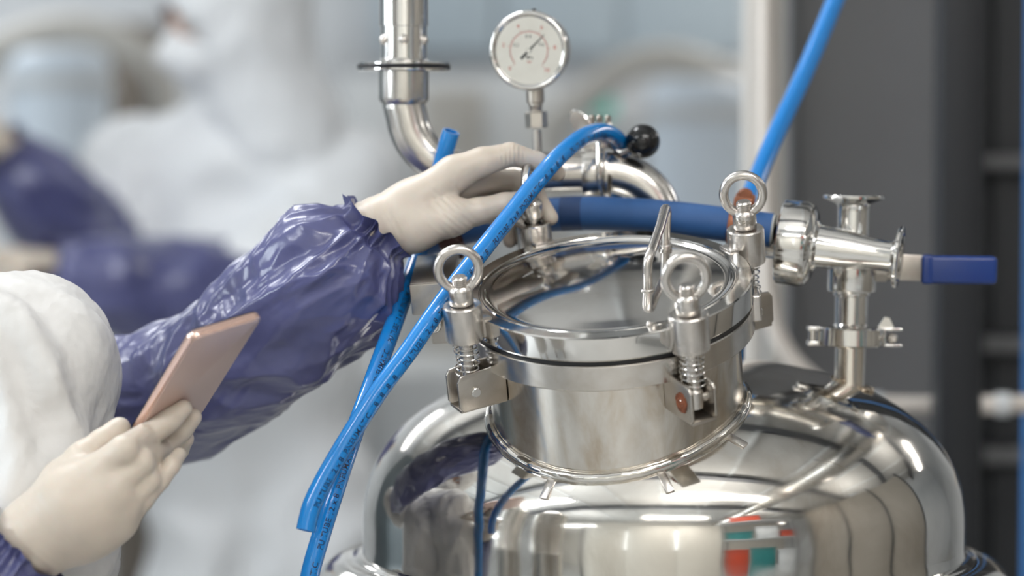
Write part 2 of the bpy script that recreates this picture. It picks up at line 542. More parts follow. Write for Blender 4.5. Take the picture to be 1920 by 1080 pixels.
# jacket: shoulder rolling out below the dome, then straight wall
jp = [(DA - 0.004, Z_SEAM + 0.001), (DA + 0.004, Z_SEAM + 0.0015), (DA + 0.008, Z_SEAM - 0.0015), (DA + 0.013, Z_SEAM - 0.003)]
for i in range(1, 17):
    t = (PI / 2) * i / 16
    jp.append((DA + 0.013 + 0.036 * math.sin(t), Z_SEAM - 0.040 + 0.037 * math.cos(t)))
jp += [(DA + 0.049, 1.0), (DA + 0.049, 0.35), (DA + 0.02, 0.28), (0.1, 0.2), (0, 0.2)]
obj('jacket', lathe(jp, 144, T0), M_DOME, tank, smooth=60)
for a in (45, 135, 225, 315):
    c = Vector((DC.x + 0.26 * math.cos(math.radians(a)), DC.y + 0.26 * math.sin(math.radians(a)), 0))
    obj('leg', join(cyl(0.03, 0.012, 0.30, 24, Matrix.Translation(c)), cyl(0.05, 0.0, 0.014, 24, Matrix.Translation(c))), M_PIPE, tank)

# manway frame
LC = P(1140, 529, 2.665)
nz = Vector((-math.tan(math.radians(5.2)), -math.tan(math.radians(18.5)), 1)).normalized()
MF = frame(LC, nz, (1, 0, 0))
FL = lambda x, y, z: MF @ Vector((x, y, z))
R_NECK = 0.1205
# where the neck meets the dome
def neck_hit(a, r):
    z = -0.06
    while z > -0.30:
        p = FL(r * math.cos(a), r * math.sin(a), z)
        rr = math.hypot(p.x - DC.x, p.y - DC.y)
        if rr < DA and p.z < dome_z(rr): return z
        z -= 0.0008
    return z
NA = 160
hits = [neck_hit(2 * PI * i / NA, R_NECK) for i in range(NA)]
V, F = [], []
for zi in range(9):
    for i in range(NA):
        a = 2 * PI * i / NA
        zz = -0.046 + (hits[i] - 0.012 + 0.046) * zi / 8
        V.append(FL(R_NECK * math.cos(a), R_NECK * math.sin(a), zz))
for zi in range(8):
    for i in range(NA):
        j = (i + 1) % NA
        F.append((zi * NA + i, (zi + 1) * NA + i, (zi + 1) * NA + j, zi * NA + j))
obj('neck', (V, F), M_NECK, tank, smooth=180)
wp = [FL((R_NECK + 0.0015) * math.cos(2 * PI * i / NA), (R_NECK + 0.0015) * math.sin(2 * PI * i / NA), hits[i] + 0.001) for i in range(NA)]
def wrf(i, a): return 1 + 0.05 * noise.noise(Vector((i * 0.4, 0, 3))) + 0.02 * math.sin(i * 1.9)
obj('weld_bead', tube(wp, 0.0062, 10, closed=True, rf=wrf), M_DOME, tank, smooth=180)
obj('flange', lathe([(0.118, -0.0285), (0.1340, -0.0285), (0.1350, -0.0293), (0.1350, -0.0515), (0.1342, -0.0525), (0.119, -0.0530), (0.118, -0.0285)], 160, MF), M_RIM, tank)
obj('gasket', lathe([(0.112, -0.0235), (0.1315, -0.0235), (0.1315, -0.0285), (0.112, -0.0285)], 128, MF), M_BLACK, tank)
lp = [(0, 0.0085)]
for i in range(1, 13):
    r = 0.108 * i / 12
    lp.append((r, 0.0085 - 0.0105 * (r / 0.108) ** 2.0))
lp += [(0.1115, -0.0026), (0.114, -0.0022), (0.1165, -0.0006), (0.1185, 0.0002), (0.1200, 0.0000), (0.1208, -0.0010), (0.1216, -0.0010), (0.1224, 0.0), (0.1344, 0.0), (0.1358, -0.0010), (0.1360, -0.0022), (0.1360, -0.0218), (0.1350, -0.0232), (0, -0.0232)]
lid = obj('manway_lid', lathe(lp, 160, MF), M_LID, tank, smooth=32, label='round domed lid of the manway, mirror polished')
# bail handle on the lid
hb = Vector((0.036, -0.042, 0.004)); he = Vector((0.058, 0.075, 0.002))
hp = [Vector(q) / 1000 for q in ((36, -42, 2), (36.4, -42, 14), (37, -41, 26), (38.5, -38, 34), (42, -29, 38.5), (47, -5, 40), (53, 25, 42), (58.5, 58, 44), (60.5, 68, 43.5), (61.5, 73.5, 39), (60.5, 75, 28), (59, 75, 14), (58, 75, 2))]
hp = catmull(hp, 6)
hd = obj('handle', tube([MF @ p for p in hp], 0.0047, 16), M_EYE, tank)
hd.parent = lid; MW[hd] = MW[tank]
for q_ in (hb, he):
    f1 = obj('handle_foot', cyl(0.0065, -0.002, 0.0035, 20, MF @ Matrix.Translation(q_)), M_EYE, tank); f1.parent = lid
rv = obj('rivet', sphere((0, 0, 0), 0.0032, 14, 8, (1, 1, 0.8)), M_EYE, tank, world=False); rv.parent = lid
rv.matrix_basis = MW[tank].inverted() @ MF @ Matrix.Translation((0.034, -0.112, 0.0008))

# four swing bolts around the lid
BR, ALPHA = 0.1515, 27.0
def bolt_at(deg, ring_yaw, tilt=0.0, lift=0.0):
    a = math.radians(deg)
    M = MF @ Matrix.Translation((BR * math.cos(a), BR * math.sin(a), 0.0)) @ Matrix.Rotation(a, 4, 'Z')
    H = 0.017
    # lug on the lid: round boss and the web that joins it to the rim
    web = box(-0.024, -0.004, -0.0105, 0.0105, -0.017, 0.002, 0.001)
    lug = obj('lug', join(lathe([(0.0085, H - 0.001), (0.0100, H), (0.0168, H), (0.0180, H - 0.0012), (0.0180, -0.0165), (0.0170, -0.0180), (0.0085, -0.0180), (0.0085, H - 0.001)], 40, M), xf(web, M)), M_BOLT, tank)
    lug.parent = lid
    H += lift
    # shaft with thread, tilted nowhere, pivoting in the bracket
    pr = [(0, H + 0.0275), (0.0058, H + 0.0275), (0.0070, H + 0.0263)]
    z = H + 0.0255
    while z > H + 0.016:
        pr += [(0.0073, z), (0.0062, z - 0.0008), (0.0073, z - 0.0016)]; z -= 0.0018
    pr += [(0.0062, z), (0.0066, -0.018), (0.0066, -0.056), (0.0085, -0.058), (0.0085, -0.074), (0, -0.075)]
    bolt = obj('swing_bolt', lathe(pr, 24, M), M_BOLT, tank)
    # eye nut
    Rr, rr = 0.0185, 0.0046
    ry = Matrix.Rotation(math.radians(ring_yaw) - a, 4, 'Z')
    RM = M @ Matrix.Translation((0, 0, H + 0.0345)) @ ry @ Matrix.Rotation(tilt, 4, 'Y')
    ring = tube([RM @ Vector((Rr * math.cos(t), 0, Rr * 1.04 * math.sin(t))) for t in [2 * PI * i / 56 for i in range(56)]], rr, 18, closed=True)
    nut = lathe([(0.0056, H + 0.0180), (0.0088, H + 0.0185), (0.0108, H + 0.0160), (0.0113, H + 0.0145), (0.0113, H + 0.0016), (0.0104, H + 0.0004), (0.0056, H + 0.0004)], 36, M)
    en = obj('eye_nut', join(ring, nut), M_EYE, tank, smooth=40); en.parent = bolt
    # coil spring
    turns, z0, z1 = 6.5, -0.0185, -0.0530
    sp_ = [M @ Vector((0.0108 * math.cos(t * turns * 2 * PI) + 0.0012 * math.sin(9 * t), 0.0108 * math.sin(t * turns * 2 * PI), z0 + (z1 - z0) * t)) for t in [i / 130 for i in range(131)]]
    s = obj('spring', tube(sp_, 0.00075, 8), M_FIT, tank); s.parent = bolt
    # channel bracket welded to the neck
    br = []
    zt, zb = -0.0475, -0.0830
    for sgn in (-1, 1):
        yy0, yy1 = (0.0105, 0.0135) if sgn > 0 else (-0.0135, -0.0105)
        poly = [(-0.031, zb + 0.001), (0.014, zb), (0.018, zb + 0.004), (0.018, zt - 0.006), (0.0145, zt - 0.001), (0.006, zt), (-0.016, zt + 0.001), (-0.031, zt + 0.008)]
        Mp = M @ Matrix(((1, 0, 0, 0), (0, 0, 1, 0), (0, 1, 0, 0), (0, 0, 0, 1)))
        br.append(prism(poly, yy0, yy1, Mp, 0.0008))
    br.append(xf(box(-0.031, 0.0165, -0.0125, 0.0125, zb - 0.0015, zb + 0.0015, 0.0006), M))
    b = obj('pivot_bracket', join(*br), M_PLATE, tank); b.parent = bolt
    pin = obj('pivot_pin', cyl(0.0048, -0.0165, 0.0165, 20, M @ Matrix.Translation((0.001, 0, -0.066)) @ Matrix.Rotation(PI / 2, 4, 'X')), M_FIT, tank); pin.parent = bolt
    return bolt, M
b_, M_FL = bolt_at(180 + ALPHA, 3)
b_, M_FR = bolt_at(270 + ALPHA, 8)
b_, M_BR = bolt_at(ALPHA, -4)
b_, M_BL = bolt_at(90 + ALPHA, 80, 0, 0.004)
# rusty cap on the front right pivot
Mc = M_FR @ Matrix.Translation((0.001, -0.0135, -0.066)) @ Matrix.Rotation(PI / 2, 4, 'X')
def rag(a, z): return 1 + 0.04 * math.sin(5 * a) + 0.04 * math.sin(11 * a)
obj('rusty_washer', lathe([(0, 0.0035), (0.004, 0.0035), (0.0055, 0.0015), (0.0095, 0.0012), (0.0098, -0.0005), (0, -0.0005)], 40, Mc, rag), M_RUST, tank, label='rust-brown washer on the right front pivot')
# raised letters on the nut of the back right eye
tv, tf = text_vf('CFM', 0.0082, 0.0004)
Ml = M_BR
out = []
for x, y, z in tv:
    th = math.radians(-90 - 8) - math.radians(ALPHA) + x / 0.0113
    r = 0.01135 + z + 0.0002
    out.append(Ml @ Vector((r * math.cos(th), r * math.sin(th), 0.017 + 0.0085 + y)))
obj('raised_lettering', (out, tf), M_PLATE, tank, smooth=0)
# hinge of the lid on the left, small stop on the right
Mh = MF @ Matrix.Translation((0.007, 0, -0.007)) @ Matrix.Rotation(math.radians(-4), 4, 'Z')
hg = join(xf(box(-0.199, -0.158, 0.030, 0.034, -0.029, 0.003, 0.0015), Mh), xf(box(-0.199, -0.158, 0.034, 0.108, 0.0, 0.003, 0.0012), Mh), xf(box(-0.199, -0.195, 0.034, 0.108, -0.029, 0.0, 0.001), Mh), xf(box(-0.162, -0.158, 0.034, 0.108, -0.029, 0.0, 0.001), Mh), xf(box(-0.160, -0.122, 0.050, 0.064, -0.020, -0.004, 0.001), Mh), xf(box(-0.199, -0.158, 0.105, 0.109, -0.029, 0.003, 0.001), Mh))
h = obj('hinge_arm', hg, M_PLATE, tank); h.parent = lid
hl = join(xf(box(-0.182, -0.122, 0.026, 0.031, -0.058, -0.031, 0.0012), Mh), xf(box(-0.182, -0.122, 0.078, 0.083, -0.058, -0.031, 0.0012), Mh), xf(box(-0.182, -0.115, 0.030, 0.080, -0.058, -0.054, 0.001), Mh))
obj('hinge_bracket', hl, M_PLATE, tank)
obj('hinge_pin', join(cyl(0.005, 0.015, 0.100, 20, Mh @ Matrix.Translation((-0.178, 0, -0.036)) @ Matrix.Rotation(-PI / 2, 4, 'X')), cyl(0.0075, 0.018, 0.024, 20, Mh @ Matrix.Translation((-0.178, 0, -0.036)) @ Matrix.Rotation(-PI / 2, 4, 'X'))), M_FIT, tank)
obj('lid_stop', xf(box(0.126, 0.1415, -0.012, 0.012, -0.048, -0.021, 0.0025, 3), MF), M_BOLT, tank)
# small welded tabs at the foot of the neck
for a, L in ((238, 0.016), (286, 0.020), (322, 0.018)):
    t = math.radians(a); i = int(NA * a / 360) % NA
    p = FL(0.128 * math.cos(t), 0.128 * math.sin(t), hits[i] - 0.003)
    rr = math.hypot(p.x - DC.x, p.y - DC.y)
    n_ = Vector(((p.x - DC.x) * DB / DA ** 2, (p.y - DC.y) * DB / DA ** 2, math.sqrt(max(0.01, 1 - (rr / DA) ** 2)) / DB * DB)).normalized()
    d = (MF.to_3x3() @ Vector((math.cos(t), math.sin(t), 0)))
    Mt = frame(Vector((p.x, p.y, dome_z(rr))), n_, d)
    obj('weld_tab', xf(box(-0.004, L, -0.004, 0.004, -0.002, 0.0018, 0.0006), Mt), M_BOLT, tank)

# ------------------------------------------------------------------ pipe with elbows, coming up from the vessel
YP = 2.895
pr_ = empty('steel_pipe', P(1240, 640, YP), label='bent stainless steel pipe rising from the vessel and turning up at the left', cat='pipe')
def Q(px, py, Y=YP): return P(px, py, Y)
cl = [Q(757, 196)]
def arc(c, r, a0, a1, n):
    return [Q(c[0] + r * math.cos(math.radians(a0 + (a1 - a0) * i / n)), c[1] - r * math.sin(math.radians(a0 + (a1 - a0) * i / n))) for i in range(n + 1)]
cl = [Q(757, 185), Q(758, 200)] + arc((880, 205), 118, 182, 270, 16)[1:] + [Q(960, 323), Q(1050, 323), Q(1100, 323)]
cl2 = [Q(1100, 323), Q(1140, 323)] + arc((1140, 425), 102, 90, 0, 16) + [Q(1243, 520), Q(1244, 640), Q(1244, 700)]
r_p = 0.0215
obj('elbow', tube(cl, [r_p * (1.0 if i > 0 else 1.0) for i in range(len(cl))], 40, cap=False), M_PIPE, pr_, smooth=180)
obj('elbow', tube(cl2, r_p, 40, cap=False), M_PIPE, pr_, smooth=180)
up = (Q(757, 0) - Q(757, 200)).normalized()
MU = frame(Q(757, 200), up)
mm = YP / FPX     # metres per pixel at this depth
obj('expander', lathe([(r_p, -0.002), (r_p, 0.002), (0.0252, 12 * mm), (0.0255, 16 * mm), (0.0255, 66 * mm), (0.0235, 66 * mm)], 48, MU), M_PIPE, pr_)
obj('weld_seam', lathe([(r_p, 8 * mm - 0.001), (0.0232, 8 * mm + 0.002), (0.0240, 8 * mm + 0.0035), (0.0245, 8 * mm + 0.005)], 48, MU), M_BURN, pr_)
fz = 70 * mm
obj('flange_ring', lathe([(0.0235, fz - 0.0020), (0.0470, fz - 0.0020), (0.0478, fz - 0.0012), (0.0478, fz + 0.0004), (0.0235, fz + 0.0004)], 64, MU), M_FIT, pr_)
obj('flange_gasket', lathe([(0.023, fz + 0.0004), (0.0472, fz + 0.0004), (0.0480, fz + 0.0015), (0.0472, fz + 0.0026), (0.0480, fz + 0.0040), (0.0470, fz + 0.0048), (0.023, fz + 0.0048)], 64, MU), M_BLACK, pr_)
obj('flange_ring', lathe([(0.0235, fz + 0.0048), (0.0465, fz + 0.0048), (0.0465, fz + 0.0062), (0.036, fz + 0.0070), (0.0268, fz + 0.0085), (0.0242, fz + 0.0105), (0.0242, fz + 0.0130)], 64, MU), M_FIT, pr_)
obj('collar', lathe([(0.0235, fz + 0.010), (0.0236, 149 * mm), (0.0249, 150 * mm), (0.0250, 0.75), (0.0252, 0.75), (0.0252, CEIL - Q(757, 200).z)], 64, MU), M_FIT, pr_)
for k in range(6):
    a = math.radians(-88 + 60 * k)
    obj('set_screw', xf(join(sphere((0, 0, 0), 0.0046, 16, 10), cyl(0.0056, -0.003, 0.0008, 16, Matrix.Rotation(PI / 2, 4, 'Y'))), MU @ Matrix.Translation((0.0236 * math.cos(a), 0.0236 * math.sin(a), 124 * mm)) @ Matrix.Rotation(a, 4, 'Z')), M_EYE, pr_)
# clamp round the horizontal run, with its wing nut, studs and ball lever
cc = Q(1113, 323); MC = frame(cc, (1, 0, 0), (0, 0, 1))
cp = empty('pipe_clamp', cc, label='stainless pipe clamp with wing nut and studs on the bent pipe, under the blue hose', cat='clamp')
obj('band', lathe([(r_p, -0.0125), (0.0265, -0.0125), (0.0272, -0.0115), (0.0272, 0.0085), (0.0262, 0.0100), (0.0290, 0.0105), (0.0290, 0.0130), (r_p, 0.0130)], 48, MC), M_PIPE, cp)
obj('lug', join(xf(box(-0.012, 0.014, -0.012, 0.008, 0.022, 0.040, 0.002), Matrix.Translation(cc)), cyl(0.0075, 0.0, 0.020, 20, Matrix.Translation(cc + Vector((0.006, -0.008, 0.030)))), ), M_EYE, cp)
stud = []
for dx in (-0.0075, 0.0, 0.0085):
    pf = [(0, 0.0), (0.0032, 0.0)] + [((0.0036 if j % 2 else 0.0026), 0.0012 * j) for j in range(1, 9)] + [(0, 0.0108)]
    stud.append(lathe(pf, 14, Matrix.Translation(cc + Vector((dx + 0.006, -0.002, 0.048)))))
obj('stud', join(*stud, xf(box(-0.007, 0.019, -0.010, 0.006, 0.038, 0.050, 0.0015), Matrix.Translation(cc))), M_PLATE, cp)
# wing plate: tilted thin oval
wc = P(1089, 232, YP - 0.012)
Mw = frame(wc, Vector((-0.45, -0.85, -0.25)), Vector((0.62, 0, -0.78)))
obj('wing_nut', lathe([(0, 0.0012), (0.9, 0.0012), (1.0, 0.0), (0.9, -0.0012), (0, -0.0012)], 36, Mw @ Matrix.Diagonal((0.0165, 0.0105, 1, 1))), M_FIT, cp)
obj('wing_stem', tube([P(1098, 240, YP - 0.012), P(1108, 258, YP - 0.008), cc + Vector((0, -0.006, 0.03))], 0.0032, 12), M_EYE, cp)
obj('clamp_rod', tube([cc + Vector((0.004, -0.030, 0.030)), cc + Vector((0.004, -0.033, 0.010)), cc + Vector((0.005, -0.030, -0.012)), cc + Vector((0.010, -0.018, -0.026))], 0.0022, 10), M_FIT, cp)
obj('lower_bolt', join(cyl(0.0055, -0.008, 0.008, 6, Matrix.Translation(cc + Vector((0.012, -0.014, -0.029))), 0.0005), cyl(0.003, -0.012, 0.012, 12, Matrix.Translation(cc + Vector((0.012, -0.014, -0.029))))), M_EYE, cp)
kp = P(1205, 265, YP - 0.02)
kb = empty('ball_lever', kp, label='lever with a shiny black ball knob behind the blue hose', cat='lever')
obj('ball_knob', sphere(kp, 0.0175, 40, 24), M_KNOB, kb, smooth=180)
obj('lever_arm', tube([kp + Vector((-0.008, 0, -0.006)), P(1165, 285, YP - 0.015), cc + Vector((0.016, 0.0, 0.028))], 0.0035, 12), M_EYE, kb)

# ------------------------------------------------------------------ pressure gauge
gy = YP - 0.004
G0 = P(1008, 281, YP)
ga = empty('pressure_gauge', G0, label='round steel pressure gauge with a white dial on a thin stem above the pipe', cat='gauge')
gc = P(991, 95, gy - 0.01)
gup = (P(1003, 170, YP) - G0).normalized()
Mg = frame(G0, gup)
def gz(py): return (281 - py) * mm
obj('stem', lathe([(0.0, -0.002), (0.0045, -0.002), (0.0045, gz(243)), (0.0, gz(243))], 20, Mg), M_PLATE, ga)
obj('hex_nut', join(lathe([(0.0045, gz(240)), (0.0100, gz(240)), (0.0113, gz(238)), (0.0113, gz(212)), (0.0098, gz(209)), (0.0045, gz(209))], 6, Mg)), M_PLATE, ga, smooth=20)
obj('adapter', lathe([(0.0062, gz(212)), (0.0066, gz(200)), (0.0074, gz(198)), (0.0074, gz(194)), (0.0090, gz(192)), (0.0092, gz(172)), (0.0092, gz(150))], 24, Mg), M_PLATE, ga)
# case faces the camera, turned a little to the left
gn = Vector((-0.20, -0.97, -0.06)).normalized()
gx = Vector((1, -0.2, 0)); MGc = frame(gc, gn, gx)
if (MGc.to_3x3() @ Vector((0, 1, 0))).z < 0: MGc = MGc @ Matrix.Rotation(PI, 4, 'Z')
MGc = MGc @ Matrix.Rotation(math.radians(-3), 4, 'Z')
obj('case', lathe([(0, -0.030), (0.0372, -0.030), (0.0385, -0.028), (0.0385, -0.004), (0.036, -0.002), (0, -0.002)], 72, MGc), M_FIT, ga)
obj('bezel', lathe([(0.0345, -0.006), (0.0400, -0.006), (0.0409, -0.0035), (0.0405, 0.0006), (0.0388, 0.0026), (0.0366, 0.0026), (0.0348, 0.0008), (0.0340, -0.0025), (0.0345, -0.006)], 80, MGc), M_FIT, ga, smooth=60)
obj('dial', cyl(0.0350, -0.0035, -0.0022, 64, MGc, 0), M_DIAL, ga)
obj('vent_plug', sphere(MGc @ Vector((0.002, 0.0405, -0.010)), 0.0022, 14, 8), M_BLACK, ga)
def on_dial(vf, x, y, z=-0.0019, rot=0.0):
    return xf(vf, MGc @ Matrix.Translation((x, y, z)) @ Matrix.Rotation(rot, 4, 'Z'))
red, blk = [], []
def ringarc(r, wdt, a0, a1, n=60):
    V, F = [], []
    for i in range(n + 1):
        a = math.radians(a0 + (a1 - a0) * i / n)
        for q in (r - wdt / 2, r + wdt / 2): V.append((q * math.cos(a), q * math.sin(a), 0))
    for i in range(n): F.append((2 * i, 2 * i + 1, 2 * i + 3, 2 * i + 2))
    return V, F
red.append(on_dial(ringarc(0.0192, 0.0007, -40, 222), 0, 0))
for k in range(51):
    a = math.radians(225 - 270 * k / 50)
    L = 0.0030 if k % 10 == 0 else (0.0020 if k % 5 == 0 else 0.0011)
    t = box(0.0195, 0.0195 + L, -0.00018, 0.00018, -0.0001, 0.0001, 0)
    (red if k % 10 == 0 else blk).append(on_dial(t, 0, 0, rot=a))
for k, s in enumerate(('0', '2', '4', '6', '8', '10')):
    a = math.radians(225 - 54 * k)
    red.append(on_dial(text_vf(s, 0.0060), 0.0268 * math.cos(a), 0.0268 * math.sin(a)))
for s, a in (('0.2', 160), ('0.4', 95), ('0.6', 28)):
    a = math.radians(a)
    blk.append(on_dial(text_vf(s, 0.0050), 0.0142 * math.cos(a), 0.0142 * math.sin(a)))
blk.append(on_dial(text_vf('MPa', 0.0044), 0.001, -0.0070)); red.append(on_dial(text_vf('bar', 0.0038), 0.001, -0.0112))
obj('red_scale', join(*red), M_RED, ga, smooth=0); obj('black_scale', join(*blk), M_DARKP, ga, smooth=0)
ndl = prism([(-0.0115, -0.0013), (0.0, -0.0010), (0.0225, -0.0003), (0.0225, 0.0003), (0.0, 0.0010), (-0.0115, 0.0013)], -0.0002, 0.0004)
obj('needle', on_dial(ndl, 0, 0, -0.0008, math.radians(48)), M_DARKP, ga, smooth=0)
obj('needle_hub', on_dial(cyl(0.0026, 0, 0.0014, 24), 0, 0, -0.001), M_FIT, ga)

# ------------------------------------------------------------------ thick blue silicone hose behind the lid
hpts = [P(790, 452, 2.875), P(850, 432, 2.875), P(900, 420, 2.875), P(970, 410, 2.872), P(1040, 402, 2.868), P(1120, 400, 2.860), P(1200, 404, 2.848), P(1270, 410, 2.838), P(1330, 417, 2.828), P(1400, 426, 2.822), P(1447, 432, 2.818)]
hs = empty('thick_hose', hpts[4], label='thick matt blue hose with a dark blue band, lying behind the lid', cat='hose')
hc = catmull(hpts, 6)
obj('hose_wall', tube(hc, 0.0172, 40, hollow=0.003), M_SILI, hs, smooth=60)
k0, k1 = 25, 28
obj('dark_band', tube([hc[i] for i in range(k0, k1 + 1)], 0.01745, 40, cap=False), M_SILID, hs, smooth=180)
e0, e1 = hc[-1], (hc[-1] - hc[-3]).normalized()
obj('hose_lining', lathe([(0.0120, -0.01), (0.0120, 0.0020), (0.0150, 0.0024), (0.0163, 0.0016), (0.0163, -0.001)], 40, frame(e0, e1)), M_HOSEEND, hs)
def hose_clamp(i, label, up=True):
    M_COPPER = globals()['M_COPPER'] if up else M_MAROON
    c = hc[i]; d = (hc[i + 1] - hc[i - 1]).normalized()
    M = frame(c, d, (0, 0, 1))
    e = empty('hose_clamp', c, label=label, cat='clamp')
    obj('band', lathe([(0.0172, -0.0125), (0.0190, -0.0125), (0.0195, -0.0100), (0.0182, -0.006), (0.0182, 0.006), (0.0195, 0.0100), (0.0190, 0.0125), (0.0172, 0.0125)], 40, M), M_COPPER, e)
    if up:
        obj('clamp_ear', xf(join(box(0.017, 0.033, -0.013, -0.006, -0.010, 0.010, 0.003, 3), box(0.017, 0.030, 0.006, 0.012, -0.010, 0.010, 0.003, 3)), M), M_COPPER, e)
        obj('clamp_bolt', join(cyl(0.0075, -0.004, 0.011, 20, M @ Matrix.Translation((0.031, 0, 0)) @ Matrix.Rotation(PI / 2, 4, 'X') @ Matrix.Translation((0, 0, -0.003)), 0.002)), M_COPPER, e)
    else:
        obj('clamp_ear', xf(join(box(-0.030, -0.016, -0.012, -0.004, -0.009, 0.009, 0.003, 3), box(-0.030, -0.016, 0.004, 0.012, -0.009, 0.009, 0.003, 3)), M), M_COPPER, e)
    return e
hose_clamp(53, 'copper brown hose clamp at the right end of the thick blue hose')
hose_clamp(5, 'dark brown hose clamp under the wrist, left end of the thick hose', up=False)

# ------------------------------------------------------------------ reducer with union nut, right
ax0, ax1 = P(1437, 449, 2.832), P(1684, 482, 2.800)
adir = (ax1 - ax0).normalized(); MA = frame(ax0, adir, (0, 0, 1))
LA = (ax1 - ax0).length
rd = empty('reducer_fitting', ax0, label='stainless reducer with a big slotted union nut, open end to the right', cat='pipe fitting')
obj('stub', lathe([(0.0140, -0.006), (0.0180, -0.006), (0.0185, -0.005), (0.0185, 0.022)], 48, MA), M_FIT, rd)
def slots(a, z):
    s = math.sin(4 * a + 0.6)
    return 1.0 - (0.014 if s > 0.93 else 0.0)
obj('union_nut', lathe([(0.0185, 0.0145), (0.0410, 0.0145), (0.0428, 0.0160), (0.0428, 0.0390), (0.0400, 0.0440), (0.0330, 0.0480), (0.0230, 0.0485)], 192, MA, slots), M_FIT, rd, smooth=30)
obj('cone', lathe([(0.0205, 0.046), (0.0265, 0.0485), (0.0265, 0.0500), (0.0222, 0.0530), (0.0215, 0.0620), (0.0200, 0.0800), (0.0172, 0.0960), (0.0158, 0.1080), (0.0155, 0.1200), (0.0158, LA - 0.005)], 56, MA), M_FIT, rd, smooth=50)
obj('ferrule', lathe([(0.0155, LA - 0.0065), (0.0170, LA - 0.0045), (0.0295, LA - 0.0022), (0.0310, LA - 0.0010), (0.0310, LA + 0.0014), (0.0300, LA + 0.0022), (0.0255, LA + 0.0022), (0.0245, LA + 0.0012), (0.0225, LA + 0.0012), (0.0218, LA + 0.0022), (0.0150, LA + 0.0022), (0.0145, LA - 0.010), (0.0145, LA - 0.06)], 56, MA), M_FIT, rd, smooth=40)

# ------------------------------------------------------------------ valve fitting standing on the dome, right
YV = 2.852; mv = YV / FPX
vb, vt = P(1592, 765, YV), P(1601, 366, YV)
vup = (vt - vb).normalized(); MV = frame(vb, vup, (1, 0, 0)); LV = (vt - vb).length
def vz(py): return (765 - py) * mv
vf_ = empty('ball_valve', vb, label='upright stainless ball valve with navy blue lever grip on the dome, at the right', cat='valve')
obj('ferrule', lathe([(0.0, LV), (0.0115, LV - 0.0005), (0.0125, LV), (0.0225, LV), (0.0232, LV - 0.0008), (0.0240, LV), (0.0298, LV), (0.0306, LV - 0.001), (0.0304, LV - 0.0034), (0.0285, LV - 0.0042), (0.0175, LV - 0.0085), (0.0160, LV - 0.0110), (0.0158, LV - 0.016)], 64, MV), M_FIT, vf_)
obj('neck', lathe([(0.0158, LV - 0.014), (0.0156, vz(450)), (0.0156, vz(500))], 48, MV), M_FIT, vf_)
obj('valve_body', lathe([(0.0156, vz(500)), (0.0236, vz(498)), (0.0243, vz(495)), (0.0243, vz(542)), (0.0235, vz(545)), (0.0188, vz(547)), (0.0182, vz(549)), (0.0182, vz(553)), (0.0165, vz(555))], 48, MV), M_FIT, vf_)
obj('lower_tube', lathe([(0.0166, vz(550)), (0.0164, vz(606)), (0.0180, vz(609)), (0.0265, vz(611))], 48, MV), M_FIT, vf_)
obj('nozzle', lathe([(0.0265, vz(645)), (0.0180, vz(648)), (0.0152, vz(651)), (0.0150, vz(740)), (0.0158, vz(755)), (0.0200, vz(775))], 48, MV), M_BURN if False else M_NECK, vf_)
xb = P(1650, 505, YV + 0.0)
obj('stem_nut', join(cyl(0.009, 0.012, 0.034, 6, frame(MV @ Vector((0, 0, vz(512))), (1, 0, 0)), 0.0008), cyl(0.006, 0.03, 0.044, 20, frame(MV @ Vector((0, 0, vz(512))), (1, 0, 0)))), M_PLATE, vf_, smooth=20)
q0, q1 = P(1648, 500, YV), P(1735, 503, YV)
Mx = frame(q0, (q1 - q0), (0, 0, 1))
obj('lever', join(xf(box(-0.013, 0.013, -0.0016, 0.0016, 0.0, 0.050, 0.0008), Mx)), M_PLATE, vf_)
g0, g1 = P(1727, 505, YV), P(1869, 507, YV); Mx = frame(g0, (g1 - g0), (0, 0, 1)); lg = (g1 - g0).length
obj('lever_grip', join(xf(box(-0.0142, 0.0142, -0.0055, 0.0055, 0.0, lg, 0.0045, 4), Mx), xf(box(-0.0148, 0.0148, -0.0060, 0.0060, 0.0, 0.012, 0.003, 3), Mx)), M_GRIP, vf_, label='navy blue grip')
cl_ = empty('ferrule_clamp', MV @ Vector((0, 0, vz(629))), label='two-part ferrule clamp with bolt and wing on the upright valve tube', cat='clamp')
obj('clamp_band', lathe([(0.024, vz(646)), (0.0330, vz(647)), (0.0345, vz(645)), (0.0345, vz(615)), (0.0330, vz(612)), (0.024, vz(611)), (0.024, vz(646))], 56, MV), M_FIT, cl_)
zc = vz(630)
obj('hinge_lug', join(*[xf(box(-0.044, -0.028, -0.010, 0.008, zc + a, zc + b, 0.001), MV) for a, b in ((-0.0095, -0.0045), (0.0055, 0.0098))], cyl(0.004, zc - 0.010, zc + 0.010, 16, MV @ Matrix.Translation((-0.039, -0.003, 0)))), M_FIT, cl_)
obj('bolt_lug', join(*[xf(box(0.028, 0.051, -0.010, 0.008, zc + a, zc + b, 0.001), MV) for a, b in ((-0.0095, -0.0065), (0.0065, 0.0098))], xf(box(0.028, 0.034, -0.012, 0.008, zc - 0.009, zc + 0.009, 0.001), MV)), M_FIT, cl_)
obj('clamp_bolt', xf(join(sphere((0, 0, 0), 0.0055, 16, 10), cyl(0.003, -0.012, 0.012, 12, Matrix.Rotation(PI / 2, 4, 'X'))), MV @ Matrix.Translation((0.041, -0.006, zc - 0.001))), M_EYE, cl_)
obj('wing', xf(prism([(-0.009, 0), (0.008, 0), (0.003, 0.010), (-0.002, 0.011)], -0.0015, 0.0015, Matrix.Rotation(PI / 2, 4, 'X')), MV @ Matrix.Translation((0.036, 0.004, zc + 0.009))), M_FIT, cl_)
